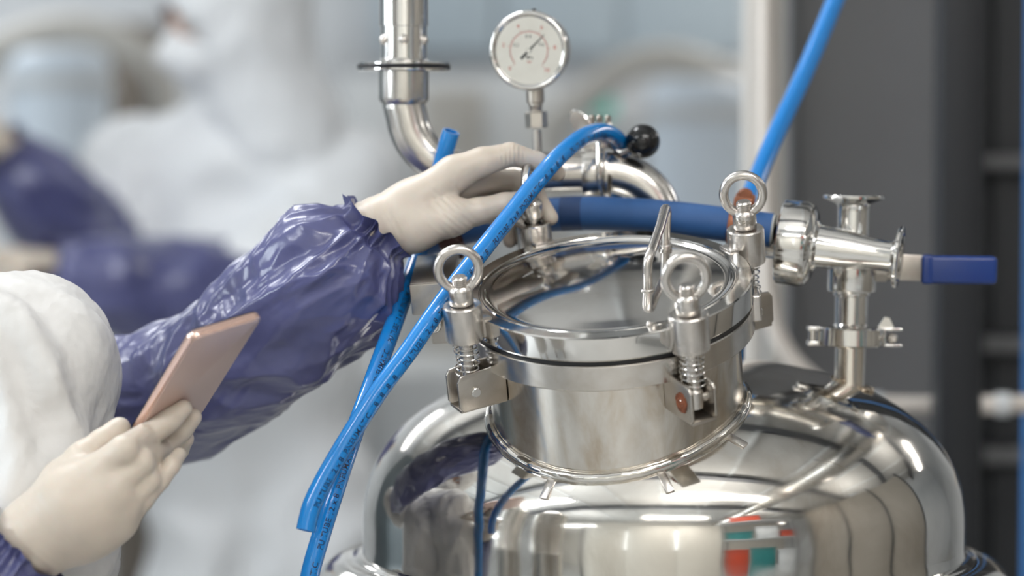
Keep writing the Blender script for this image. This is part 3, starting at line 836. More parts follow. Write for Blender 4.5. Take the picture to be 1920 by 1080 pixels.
# lumpy heat-stained weld at the foot of the nozzle
fl_ = Field((vb.x - 0.06, vb.y - 0.06, vb.z - 0.03), (vb.x + 0.04, vb.y + 0.04, vb.z + 0.03), 0.0015)
for k in range(26):
    a = random.uniform(0, 2 * PI); r = 0.016 + random.uniform(0, 0.006)
    x, y = vb.x + r * math.cos(a), vb.y + r * math.sin(a)
    z = dome_z(math.hypot(x - DC.x, y - DC.y))
    fl_.ell((x, y, z), (random.uniform(0.004, 0.007), random.uniform(0.004, 0.007), random.uniform(0.002, 0.0045)), 0.002)
wv, wf = fl_.mesh()
obj('nozzle_weld', (wv, wf), M_BURN, vf_, smooth=180)
# ------------------------------------------------------------------ blue pneumatic hoses
def wrap_text(pts, r, body, size, ang, s1, gap=0.012, repeat=1):
    """flat print wrapped on the viewer's side of a hose, reading towards its start; s1 = where the first copy begins"""
    S = [0.0]
    for a, b in zip(pts, pts[1:]): S.append(S[-1] + (b - a).length)
    tv, tf = text_vf(body, size, 0, 'LEFT', 2)
    wd = max(v[0] for v in tv) + gap
    out = []
    for k in range(repeat):
        vs = []
        for x, y, z in tv:
            s = s1 - k * wd - x
            if s < 0.03: break
            i = min(len(S) - 2, max(0, int(np.searchsorted(S, s)) - 1)); t = (s - S[i]) / max(1e-9, S[i + 1] - S[i])
            p = pts[i].lerp(pts[i + 1], t)
            T = (pts[min(i + 2, len(pts) - 1)] - pts[max(i - 1, 0)]).normalized()
            u = Vector((0, -1, 0)); u = (u - T * u.dot(T)).normalized(); v = T.cross(u)
            a = ang + y / r
            vs.append(p + (u * math.cos(a) + v * math.sin(a)) * (r + 0.00018))
        if len(vs) < len(tv): break
        out.append((vs, tf))
    return out
def hose_print(parent, pts, *a, **k):
    for q in wrap_text(pts, HR, *a, **k):
        obj('printed_text', q, M_INK, parent, smooth=0, kind='stuff')
HR = 0.0089
h1 = [(1120, 392, 2.945), (1158, 362, 2.94), (1172, 325, 2.925), (1168, 285, 2.90), (1154, 258, 2.873), (1124, 247, 2.84), (1088, 260, 2.80), (1045, 296, 2.762), (1000, 348, 2.735), (955, 406, 2.702), (905, 468, 2.662), (860, 526, 2.632), (815, 588, 2.612), (765, 660, 2.60), (715, 727, 2.59), (672, 792, 2.582), (635, 852, 2.575), (605, 905, 2.57), (584, 950, 2.565), (573, 995, 2.56)]
h1 = catmull([P(*q) for q in h1], 10)
e = empty('blue_air_hose', h1[95], label='glossy blue air hose looping over the pipe clamp and behind the front left eye ring', cat='hose')
obj('hose_wall', tube(h1, HR, 28, up=(0, -1, 0), hollow=0.0022), M_HOSE, e, smooth=60)
hose_print(e, h1, 'PU TUBE 12 x 8  PNEUMATIC  18 18 18 18', 0.0078, -0.55, 0.70, repeat=4)
h2 = [(846, 246, 2.838), (838, 272, 2.842), (828, 310, 2.85), (812, 380, 2.85), (792, 455, 2.83), (768, 525, 2.79), (742, 598, 2.74), (716, 668, 2.69), (692, 735, 2.655), (668, 800, 2.63), (645, 868, 2.615), (620, 945, 2.60), (600, 1010, 2.595), (582, 1075, 2.59), (570, 1150, 2.59), (562, 1260, 2.60), (560, 1500, 2.62), (562, 1900, 2.62)]
h2 = catmull([P(*q) for q in h2], 10)
e = empty('blue_air_hose', h2[60], label='blue air hose with open end above the gloved hand, hanging down beside the sleeve', cat='hose')
obj('hose_wall', tube(h2, HR, 28, up=(0, -1, 0), hollow=0.0022), M_HOSE, e, smooth=60)
hose_print(e, h2, 'PU TUBE 12 x 8  PNEUMATIC', 0.0078, -0.35, 0.62, repeat=4)
h3 = [(2200, -3250, 4.0), (1990, -2000, 3.75), (1740, -600, 3.40), (1610, -120, 3.22), (1572, -15, 3.18), (1535, 75, 3.14), (1498, 160, 3.10), (1460, 240, 3.05), (1430, 310, 3.00), (1410, 360, 2.95), (1395, 410, 2.90), (1385, 470, 2.89), (1380, 600, 2.93), (1378, 690, 2.95)]
h3 = catmull([P(*q) for q in h3], 8)
e = empty('blue_air_hose', h3[-1], label='blue air hose running up out of the top edge from behind the back right eye', cat='hose')
obj('hose_wall', tube(h3, 0.0098, 24), M_HOSE2, e, smooth=180)

# ------------------------------------------------------------------ smartphone
pTL, pTR0 = P(363, 633, 2.45), P(486, 600, 2.45)
a_, b_ = (pTR0 - pTL).length, 0.078
w2 = pTR0 - pTL; w2.y = 0
wv = Vector((w2.x, math.sqrt(b_ ** 2 - w2.x ** 2 - w2.z ** 2), w2.z))
l2 = P(363 - 130, 633 + 192, 2.45) - pTL; l2.y = 0; l2.normalize()
# third component from orthogonality with the width
k_ = -(wv.x * l2.x + wv.z * l2.z) / wv.y
lv = Vector((l2.x, k_, l2.z)).normalized()
wu = wv.normalized(); nb = wu.cross(lv).normalized()
if nb.y > 0: nb = -nb
PW, PL_, PT = 0.078, 0.158, 0.0088
MPh = Matrix((wu, lv, nb)).transposed().to_4x4(); MPh.translation = pTL
ph = empty('smartphone', MPh @ Vector((PW / 2, PL_ / 2, 0)), label='rose gold smartphone held upright in the gloved hand, its plain back to the viewer', cat='phone')
def rrect(x0, x1, y0, y1, r, n=6):
    o_ = []
    for cx, cy, a0 in ((x1 - r, y1 - r, 0), (x0 + r, y1 - r, 90), (x0 + r, y0 + r, 180), (x1 - r, y0 + r, 270)):
        for i in range(n + 1):
            a = math.radians(a0 + 90 * i / n); o_.append((cx + r * math.cos(a), cy + r * math.sin(a)))
    return o_
obj('edge_frame', prism(rrect(0, PW, 0, PL_, 0.0085), -PT + 0.0012, -0.0008, MPh, 0.0016), M_PHONE_E, ph)
obj('back_cover', prism(rrect(0.0022, PW - 0.0022, 0.0022, PL_ - 0.0022, 0.0075), -0.003, 0.0, MPh, 0.0006), M_PHONE, ph)
obj('screen', prism(rrect(0.001, PW - 0.001, 0.001, PL_ - 0.001, 0.008), -PT, -PT + 0.003, MPh, 0.0005), M_GLASS_B, ph)
def onph(px, py, off):
    """point on the photograph's ray, off metres in front of the phone's back"""
    o = Vector((0, 0, CAM_Z)); d = P(px, py, 1.0) - o
    t = ((pTL + nb * off) - o).dot(nb) / d.dot(nb)
    return o + d * t

# ------------------------------------------------------------------ gloved hands
def glove(name, chains, lo, hi, parent, mat, h=0.0016, k=0.005, post=None, wr=None, smooth_it=2):
    f = Field(lo, hi, h)
    for ch in chains:
        kk = ch.get('k', k)
        pts, rs = ch['p'], ch['r']
        for i in range(len(pts) - 1):
            f.cone(pts[i], pts[i + 1], rs[i], rs[i + 1], kk if i == 0 else ch.get('ki', 0.003), flat=ch.get('flat'))
    if post: post(f)
    V, F = f.mesh()
    V = smooth_mesh(V, F, smooth_it)
    if wr: V = displace(V, F, wr)
    return obj(name, (V, F), mat, parent, smooth=180)
def bounds(ch, m=0.03):
    A = np.array([tuple(p) for c in ch for p in c['p']])
    return A.min(0) - m, A.max(0) + m

# worker's left hand, closed round the back left eye bolt
mmL = 2.76 / FPX
def L(px, py, dy=0.0): return P(px, py, 2.76 + dy)
chL = [
    # back of the hand: four metacarpals fanning out from the wrist
    dict(p=[L(640, 470, 0.004), L(702, 428, 0.0), L(770, 385, 0.000), L(852, 326, 0.0)], r=[0.0260, 0.0250, 0.0225, 0.0165], k=0.010, ki=0.012),
    dict(p=[L(702, 428, 0.010), L(785, 385, 0.012), L(862, 338, 0.020)], r=[0.024, 0.0215, 0.0155], k=0.014, ki=0.010),
    dict(p=[L(702, 435, 0.012), L(800, 400, 0.022), L(868, 365, 0.036)], r=[0.024, 0.0205, 0.0150], k=0.014, ki=0.010),
    dict(p=[L(705, 440, 0.010), L(800, 415, 0.026), L(866, 398, 0.046)], r=[0.024, 0.0190, 0.0140], k=0.014, ki=0.010),
    # thumb ball
    dict(p=[L(715, 448, 0.0), L(778, 430, -0.008), L(848, 408, -0.012)], r=[0.021, 0.0200, 0.0165], k=0.014, ki=0.012),
    # index
    dict(p=[L(852, 324, 0.0), L(905, 303, 0.004), L(957, 290, 0.010)], r=[0.0170, 0.0138, 0.0118], k=0.007, ki=0.004),
    dict(p=[L(957, 289, 0.010), L(1008, 304, 0.020), L(1046, 325, 0.030)], r=[0.0116, 0.0100, 0.0078], k=0.002, ki=0.003),
    # middle
    dict(p=[L(866, 345, 0.022), L(915, 338, 0.038), L(962, 338, 0.052)], r=[0.0150, 0.0118, 0.0108], k=0.003),
    dict(p=[L(962, 338, 0.052), L(1004, 366, 0.046), L(1032, 408, 0.034)], r=[0.0106, 0.0096, 0.0078], k=0.002),
    # ring
    dict(p=[L(866, 372, 0.038), L(915, 368, 0.058), L(952, 372, 0.070)], r=[0.0142, 0.0115, 0.0105], k=0.003),
    dict(p=[L(952, 372, 0.070), L(982, 402, 0.062), L(992, 440, 0.052)], r=[0.0102, 0.0092, 0.0078], k=0.002),
    # little
    dict(p=[L(866, 402, 0.046), L(905, 400, 0.062), L(938, 404, 0.068)], r=[0.0130, 0.0100, 0.0090], k=0.003),
    dict(p=[L(938, 404, 0.068), L(955, 430, 0.056), L(956, 452, 0.044)], r=[0.0088, 0.0082, 0.0070], k=0.002),
    # thumb
    dict(p=[L(845, 408, -0.012), L(898, 396, -0.008), L(945, 384, 0.000)], r=[0.0168, 0.0128, 0.0118], k=0.009, ki=0.004),
    dict(p=[L(945, 384, 0.000), L(975, 376, 0.006)], r=[0.0116, 0.0095], k=0.003),
]
def wrL(p):
    # stretched latex: fine pulls near the wrist and at the root of the thumb
    q0 = L(690, 440); d = (p - q0).length
    a = 0.0
    if d < 0.07:
        t = (p - q0).dot((L(740, 480) - L(655, 400)).normalized())
        s = (p - q0).dot((L(800, 360) - L(690, 430)).normalized())
        a += 0.0014 * math.exp(-(d / 0.035) ** 2) * (1 - 2.6 * abs(noise.noise(Vector((s * 150 + t * 25, t * 22, p.y * 25)))))
    q1 = L(838, 402, -0.02); d = (p - q1).length
    if d < 0.05:
        u = (L(900, 330) - L(838, 402)).normalized()
        v = (L(900, 396) - L(838, 402)).normalized()
        a += 0.0011 * math.exp(-(d / 0.024) ** 2) * (1 - 2.8 * abs(noise.noise(Vector(((p - q1).dot(u) * 170, (p - q1).dot(v) * 30, 0)))))
    q2 = L(960, 296); d = (p - q2).length
    if d < 0.03:
        a += 0.0009 * math.exp(-(d / 0.012) ** 2) * math.sin((p - q2).x * 1500)
    return a + 0.0004 * noise.noise(p * 60)
# ------------------------------------------------------------------ the worker in front
worker = empty('person', (-0.60, 2.73, 0), label='worker in white coverall and indigo sleeve covers, gloved hands on the lid and the phone', cat='person')
lo, hi = bounds(chL)
glove('glove', chL, lo, hi, worker, M_GLOVE, wr=wrL)

# worker's right hand, holding the phone
T = 0.0102
def R(px, py, y): return P(px, py, y)
iM, mM, rM, lM = P(186, 884, 2.500), P(214, 912, 2.494), P(232, 944, 2.500), P(224, 976, 2.512)
chR = [
    dict(p=[P(20, 1050, 2.515), P(66, 1000, 2.512), P(120, 935, 2.505), iM], r=[0.0270, 0.0265, 0.0235, 0.0150], k=0.010, ki=0.012),
    dict(p=[P(66, 1002, 2.508), P(140, 950, 2.498), mM], r=[0.0270, 0.0245, 0.0165], k=0.020, ki=0.016),
    dict(p=[P(70, 1010, 2.508), P(150, 970, 2.500), rM], r=[0.0265, 0.0235, 0.0155], k=0.020, ki=0.016),
    dict(p=[P(75, 1020, 2.512), P(150, 995, 2.512), lM], r=[0.0250, 0.0220, 0.0150], k=0.020, ki=0.016),
    # thumb ball and thumb, on the screen side
    dict(p=[P(75, 975, 2.53), P(120, 900, 2.535), P(155, 855, 2.530)], r=[0.0200, 0.0160, 0.0125], k=0.020, ki=0.016),
    dict(p=[P(155, 855, 2.530), P(192, 828, 2.540), onph(224, 803, -PT - 0.004)], r=[0.0125, 0.0118, 0.0104], k=0.006, ki=0.003),
    # index
    dict(p=[iM, P(232, 845, 2.492), onph(276, 818, 0.010)], r=[0.0160, 0.0138, 0.0126], k=0.006, ki=0.003),
    dict(p=[onph(276, 818, 0.010), onph(318, 788, 0.009), onph(344, 766, 0.0072)], r=[0.0124, 0.0108, 0.0080], k=0.002),
    # middle
    dict(p=[mM, P(262, 868, 2.500), onph(302, 838, 0.0095)], r=[0.0158, 0.0132, 0.0120], k=0.004, ki=0.003),
    dict(p=[onph(302, 838, 0.0095), onph(340, 806, 0.009), onph(362, 782, 0.0075)], r=[0.0118, 0.0104, 0.0082], k=0.002),
    # ring
    dict(p=[rM, P(275, 900, 2.508), onph(308, 868, 0.0095)], r=[0.0148, 0.0124, 0.0112], k=0.003, ki=0.003),
    dict(p=[onph(308, 868, 0.0095), onph(334, 842, 0.0095), onph(348, 822, 0.010)], r=[0.0110, 0.0098, 0.0080], k=0.002),
    # little
    dict(p=[lM, P(268, 935, 2.510), P(300, 900, 2.518)], r=[0.0128, 0.0100, 0.0088], k=0.003, ki=0.003),
    dict(p=[P(300, 900, 2.518), P(322, 872, 2.528), P(336, 852, 2.540)], r=[0.0088, 0.0078, 0.0066], k=0.002),
]
def postR(f):
    f.ell(P(160, 955, 2.512), (0.040, 0.026, 0.040), 0.020)
    f.ell(P(216, 928, 2.488), (0.010, 0.008, 0.010), 0.010)
def wrR(p):
    a = 0.0
    q1 = P(150, 880, 2.535); d = (p - q1).length
    if d < 0.05:
        u = (P(190, 835, 2.535) - q1).normalized()
        a += 0.0012 * math.exp(-(d / 0.026) ** 2) * (1 - 2.8 * abs(noise.noise(Vector(((p - q1).dot(u) * 150, p.y * 30, p.z * 14)))))
    q0 = P(75, 1010, 2.50); d = (p - q0).length
    if d < 0.05:
        u = (P(160, 930, 2.50) - q0).normalized()
        a += 0.0010 * math.exp(-(d / 0.03) ** 2) * (1 - 2.8 * abs(noise.noise(Vector(((p - q0).dot(u) * 130, p.y * 20, (p.x + p.z) * 16)))))
    return a + 0.0004 * noise.noise(p * 60)
lo, hi = bounds(chR, 0.035)
glove('glove', chR, lo, hi, worker, M_GLOVE, post=postR, wr=wrR)

# sleeves: gathered vinyl tubes
def sleeve(name, ctrl, parent, mat, seed=0, per=22, n=220, amp=0.0085, cuff=True, scale=11, start_gather=False):
    C = catmull([P(*c[:3]) for c in ctrl], per); Rr = interp1([c[3] for c in ctrl], per)
    fr = frames(C, False, (0, -1, 0.3))
    S = [0.0]
    for a, b in zip(C, C[1:]): S.append(S[-1] + (b - a).length)
    m = len(C); V = []
    for i in range(m):
        u, v, t = fr[i]; e = S[-1] - S[i]
        for k in range(n):
            a = 2 * PI * k / n
            q = Vector((S[i], Rr[i] * math.cos(a), Rr[i] * math.sin(a)))
            # folds run slightly along the arm
            qq = Vector((q.x * 0.75 + 0.25 * q.y, q.y, q.z))
            fade = min(1, e / 0.05)
            d = amp * crease(qq, scale, seed) * (0.35 + 0.65 * fade)
            d += 0.28 * amp * crease(qq + Vector((2, 1, 0)), scale * 2.6, seed + 4) * (0.5 + 0.5 * fade)
            if cuff:
                g = math.exp(-(max(0, e - 0.012) / 0.038) ** 1.4)
                nn = noise.noise(Vector((math.cos(a) * 1.6, math.sin(a) * 1.6, S[i] * 9 + seed)))
                d += g * 0.0042 * (1 - 2.2 * abs(math.sin(8.5 * a + 3.2 * nn + S[i] * 12)))
                d += g * 0.0035 * noise.noise(Vector((math.cos(a) * 5, math.sin(a) * 5, S[i] * 70)))
                if e < 0.014:
                    d += (1 - e / 0.014) * 0.0028 * (math.sin(11 * a + 4 * nn) + 0.4 * math.sin(19 * a + 9 * nn))
            if cuff and e < 0.05: d = max(-0.010, min(d, 0.006 + 0.10 * e))
            rr = max(0.012, Rr[i] + d)
            sh = 0.0
            if cuff and e < 0.03: sh = (1 - e / 0.03) * 0.003 * math.sin(7 * a + 5 * noise.noise(Vector((math.cos(a), math.sin(a), seed))))
            V.append(C[i] + (u * math.cos(a) + v * math.sin(a)) * rr + t * sh)
    F = []
    for i in range(m - 1):
        for k in range(n):
            j = (k + 1) % n
            F.append((i * n + k, i * n + j, (i + 1) * n + j, (i + 1) * n + k))
    V = np.array([tuple(v) for v in V])
    return obj(name, (V, F), mat, parent, smooth=180)
sleeve('sleeve_cover', [(60, 800, 3.00, 0.060), (150, 765, 2.97, 0.060), (235, 750, 2.93, 0.060), (315, 742, 2.88, 0.0655), (385, 712, 2.85, 0.0665), (455, 662, 2.82, 0.0660), (525, 602, 2.795, 0.0705), (590, 545, 2.775, 0.0730), (640, 500, 2.765, 0.0700), (676, 462, 2.760, 0.0560), (693, 444, 2.759, 0.0400), (703, 433, 2.758, 0.0340), (713, 422, 2.758, 0.0420)], worker, M_SLEEVE, seed=3.3)
sleeve('sleeve_cover', [(-420, 1330, 2.53, 0.058), (-260, 1290, 2.52, 0.066), (-120, 1180, 2.515, 0.064), (-60, 1115, 2.515, 0.062), (-5, 1066, 2.513, 0.058), (20, 1044, 2.512, 0.0490), (34, 1030, 2.512, 0.0425), (46, 1018, 2.512, 0.047)], worker, M_SLEEVE, seed=8.1, n=160)

# body in the coverall: one continuous surface from shoulders to feet
B = Field((-0.98, 2.36, 0.03), (-0.30, 3.12, 1.62), 0.0075)
def Bc(a, b, ra, rb, k=0.05): B.cone(a, b, ra, rb, k)
B.ell((-0.585, 2.70, 1.26), (0.190, 0.155, 0.24), 0.05)
B.ell((-0.60, 2.72, 1.02), (0.175, 0.155, 0.22), 0.08)
Bc((-0.60, 2.72, 1.40), (-0.615, 2.70, 1.50), 0.085, 0.065)
Bc((-0.436, 2.60, 1.395), (-0.430, 2.55, 1.26), 0.083, 0.086, 0.04)
Bc((-0.430, 2.55, 1.26), (-0.455, 2.53, 1.13), 0.086, 0.078, 0.03)
fe = P(-120, 1180, 2.515); Bc((-0.455, 2.53, 1.13), (fe.x / 1.03, fe.y - 0.08, fe.z), 0.060, 0.036, 0.03)
Bc((-0.60, 2.70, 1.40), (-0.436, 2.60, 1.395), 0.09, 0.083, 0.04)
Bc((-0.60, 2.74, 1.40), (-0.70, 2.86, 1.385), 0.09, 0.080, 0.04)
Bc((-0.70, 2.86, 1.385), (-0.60, 2.95, 1.28), 0.078, 0.068, 0.03)
Bc((-0.60, 2.95, 1.28), (-0.47, 3.00, 1.31), 0.066, 0.056, 0.03)
Bc((-0.53, 2.66, 0.95), (-0.52, 2.65, 0.52), 0.125, 0.090, 0.05); Bc((-0.52, 2.65, 0.52), (-0.53, 2.67, 0.12), 0.088, 0.068, 0.03)
Bc((-0.68, 2.80, 0.95), (-0.69, 2.82, 0.52), 0.125, 0.090, 0.05); Bc((-0.69, 2.82, 0.52), (-0.70, 2.82, 0.12), 0.088, 0.068, 0.03)
V, F = B.mesh(); V = smooth_mesh(V, F, 2)
V[:, 0] = V[:, 0] * 1.03 - 0.021; V[:, 1] += 0.08; V[:, 2] -= 0.019 * np.clip((V[:, 2] - 0.6) / 0.6, 0, 1)
def wrB(p):
    return 0.012 * crease(Vector((p.x + 0.25 * p.z, p.y, p.z * 0.42)), 8.0, 1.7) + 0.0035 * crease(Vector((p.x - 0.4 * p.z, p.y, p.z * 0.6)), 17, 4.0)
V = displace(V, F, wrB)
obj('coverall', (V, F), M_TYVEK, worker, smooth=180)
for x, y in ((-0.546, 2.75), (-0.721, 2.90)):
    f = Field((x - 0.13, y - 0.2, -0.005), (x + 0.28, y + 0.25, 0.22), 0.006)
    d = Vector((0.64, 0.77, 0)) * 0.13
    f.cone((x, y, 0.055), (x + d.x, y + d.y, 0.045), 0.052, 0.042, 0.02); f.cone((x, y, 0.06), (x, y, 0.16), 0.055, 0.066, 0.02)
    v_, f_ = f.mesh(); v_[:, 2] = np.maximum(v_[:, 2], 0.0)
    obj('shoe_cover', (v_, f_), M_TYVEK, worker, smooth=180)

def build_head(parent, M, white):
    """head in local axes: x right, y forward, z up, origin at the middle of the head"""
    f = Field((-0.11, -0.13, -0.17), (0.11, 0.15, 0.15), 0.0035)
    f.ell((0, -0.01, 0.03), (0.075, 0.096, 0.092), 0.01)
    f.ell((0, 0.022, -0.045), (0.060, 0.066, 0.070), 0.03)
    f.cone((0, -0.02, -0.05), (0, -0.03, -0.17), 0.055, 0.058, 0.02)
    f.cone((0, 0.086, 0.005), (0, 0.108, -0.030), 0.008, 0.012, 0.010)
    f.cone((-0.012, 0.094, -0.034), (0.012, 0.094, -0.034), 0.008, 0.008, 0.008)
    f.cone((-0.020, 0.083, -0.064), (0.020, 0.083, -0.064), 0.006, 0.006, 0.006); f.cone((-0.016, 0.082, -0.072), (0.016, 0.082, -0.072), 0.006, 0.006, 0.006)
    f.cone((-0.045, 0.068, 0.026), (0.045, 0.068, 0.026), 0.014, 0.014, 0.012)
    f.ell((0.031, 0.088, 0.004), (0.016, 0.012, 0.011), 0.008, sub=True); f.ell((-0.031, 0.088, 0.004), (0.016, 0.012, 0.011), 0.008, sub=True)
    for s in (-1, 1): f.ell((s * 0.077, -0.005, -0.005), (0.010, 0.020, 0.032), 0.006)
    v, q = f.mesh(); obj('head', xf((v, q.tolist()), M), M_SKIN, parent, smooth=180)
    m_eye = simple('eye_white', (0.7, 0.68, 0.65), 0.2)
    for s in (-1, 1):
        obj('eye', xf(sphere((s * 0.031, 0.074, 0.004), 0.0125, 20, 12), M), m_eye, parent, smooth=180)
        obj('iris', xf(sphere((s * 0.031, 0.081, 0.004), 0.0062, 16, 10), M), M_DARKP, parent, smooth=180)
        obj('eyebrow', xf(tube([(s * 0.014, 0.088, 0.028), (s * 0.032, 0.086, 0.033), (s * 0.050, 0.076, 0.027)], 0.0035, 10), M), M_DARKP, parent, smooth=180)
    f = Field((-0.09, 0.0, -0.12), (0.09, 0.14, 0.02), 0.0035)
    f.ell((0, 0.030, -0.050), (0.068, 0.084, 0.052), 0.01); f.cone((0, 0.09, -0.005), (0, 0.115, -0.035), 0.012, 0.016, 0.012)
    f.ell((0, 0.012, -0.045), (0.062, 0.070, 0.080), 0.004, sub=True)
    v, q = f.mesh(); obj('face_mask', xf((v, q.tolist()), M), white, parent, smooth=180)
    f = Field((-0.16, -0.18, -0.24), (0.16, 0.16, 0.18), 0.006)
    f.ell((0, -0.020, 0.025), (0.106, 0.124, 0.122), 0.02); f.cone((0, -0.02, -0.06), (0, -0.045, -0.19), 0.092, 0.105, 0.05)
    f.ell((0, 0.115, -0.025), (0.060, 0.075, 0.072), 0.008, sub=True)
    f.ell((0, 0.0, -0.005), (0.082, 0.106, 0.105), 0.004, sub=True)
    v, q = f.mesh(); v = displace(v, q, lambda p: 0.006 * crease(p, 9, 2.2))
    obj('hood', xf((v, q.tolist()), M), white, parent, smooth=180)
hf = Vector((0.55, 0.35, -0.35)).normalized()
def head_matrix(c, fwd, up=(0, 0, 1)):
    fwd = Vector(fwd).normalized(); rt = fwd.cross(Vector(up)).normalized(); u = rt.cross(fwd)
    M = Matrix((rt, fwd, u)).transposed().to_4x4(); M.translation = Vector(c); return M
build_head(worker, head_matrix((-0.675, 2.80, 1.655), (0.75, 0.25, -0.45)), M_TYVEK)
# ------------------------------------------------------------------ the worker far behind
w2_ = empty('person', P(450, 900, 5.35).xy.to_3d(), label='blurred worker behind in white hooded coverall and mask, bent over work at the left', cat='person')
def K(px, py, y=5.3): return P(px, py, y)
lo, hi = np.array([-1.05, 4.75, 0.03]), np.array([0.05, 5.75, 1.85])
B = Field(lo, hi, 0.013)
B.ell(K(455, 430, 5.38), (0.215, 0.16, 0.27), 0.06)
B.ell(K(480, 680, 5.40), (0.195, 0.16, 0.26), 0.08)
B.cone(K(470, 260, 5.36), K(452, 160, 5.33), 0.11, 0.085, 0.06)
B.cone(K(460, 330, 5.38), K(640, 345, 5.36), 0.12, 0.10, 0.06); B.cone(K(460, 330, 5.38), K(270, 300, 5.42), 0.12, 0.095, 0.06)
B.cone(K(650, 350, 5.34), K(520, 500, 5.14), 0.098, 0.078, 0.05); B.cone(K(520, 500, 5.14), K(400, 545, 5.08), 0.076, 0.066, 0.04)
B.cone(K(265, 305, 5.42), K(190, 440, 5.30), 0.092, 0.072, 0.05)
hips = K(480, 850, 5.40)
for dx in (-0.09, 0.10):
    B.cone((hips.x + dx, hips.y, 0.95), (hips.x + dx * 1.2, hips.y + 0.02, 0.52), 0.130, 0.095, 0.05); B.cone((hips.x + dx * 1.2, hips.y + 0.02, 0.52), (hips.x + dx * 1.3, hips.y + 0.03, 0.12), 0.093, 0.075, 0.03)
V, F = B.mesh(); V = smooth_mesh(V, F, 2)
V = displace(V, F, lambda p: 0.016 * crease(p, 4.5, 9.0))
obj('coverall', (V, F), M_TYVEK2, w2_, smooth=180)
for dx in (-0.117, 0.13):
    f = Field((hips.x + dx - 0.25, hips.y - 0.25, -0.005), (hips.x + dx + 0.1, hips.y + 0.15, 0.22), 0.008)
    f.cone((hips.x + dx, hips.y + 0.03, 0.05), (hips.x + dx - 0.09, hips.y - 0.08, 0.045), 0.05, 0.042, 0.02); f.cone((hips.x + dx, hips.y + 0.03, 0.06), (hips.x + dx, hips.y + 0.03, 0.16), 0.058, 0.072, 0.02)
    v_, f_ = f.mesh(); v_[:, 2] = np.maximum(v_[:, 2], 0.0)
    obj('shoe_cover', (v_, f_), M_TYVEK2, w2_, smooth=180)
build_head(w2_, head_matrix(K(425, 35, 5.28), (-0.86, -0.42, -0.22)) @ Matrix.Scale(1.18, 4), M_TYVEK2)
sleeve('sleeve_cover', [(455, 535, 5.10, 0.082), (390, 548, 5.07, 0.088), (300, 545, 5.03, 0.088), (200, 530, 4.98, 0.080), (120, 505, 4.95, 0.060), (90, 495, 4.94, 0.042), (75, 490, 4.93, 0.050)], w2_, M_SLEEVE, seed=5.0, per=8, n=72, amp=0.012, scale=9)
sleeve('sleeve_cover', [(215, 400, 5.34, 0.074), (180, 450, 5.29, 0.086), (130, 425, 5.22, 0.088), (75, 365, 5.16, 0.082), (30, 310, 5.12, 0.060), (12, 285, 5.10, 0.045), (0, 270, 5.09, 0.052)], w2_, M_SLEEVE, seed=6.0, per=8, n=72, amp=0.012, scale=9)
def far_hand(w, d, up_, parent, s=1.0):
    d = Vector(d).normalized(); up_ = Vector(up_); up_ = (up_ - d * up_.dot(d)).normalized(); sd = d.cross(up_)
    def q(a, b, c): return w + (d * a + sd * b + up_ * c) * s
    ch = [dict(p=[w - d * 0.03, q(0.03, 0, 0), q(0.075, 0, 0)], r=[0.027 * s, 0.030 * s, 0.030 * s], flat=(up_, 0.6), k=0.01)]
    for b, ln in ((-0.030, 0.062), (-0.010, 0.070), (0.010, 0.066), (0.029, 0.052)):
        ch.append(dict(p=[q(0.075, b, 0), q(0.075 + ln * 0.6, b * 1.1, -0.012), q(0.075 + ln, b * 1.1, -0.034)], r=[0.011 * s, 0.010 * s, 0.008 * s], k=0.004))
    ch.append(dict(p=[q(0.015, -0.030, 0), q(0.05, -0.055, -0.010), q(0.082, -0.060, -0.024)], r=[0.015 * s, 0.012 * s, 0.009 * s], k=0.008))
    lo, hi = bounds(ch, 0.05)
    glove('glove', ch, lo, hi, parent, M_GLOVE, h=0.004, smooth_it=1)
far_hand(P(70, 488, 4.93), (-0.9, -0.2, 0.05), (0, -0.4, 1), w2_)
far_hand(P(2, 272, 5.09), (-0.6, -0.3, 0.6), (0, -1, 0.3), w2_)

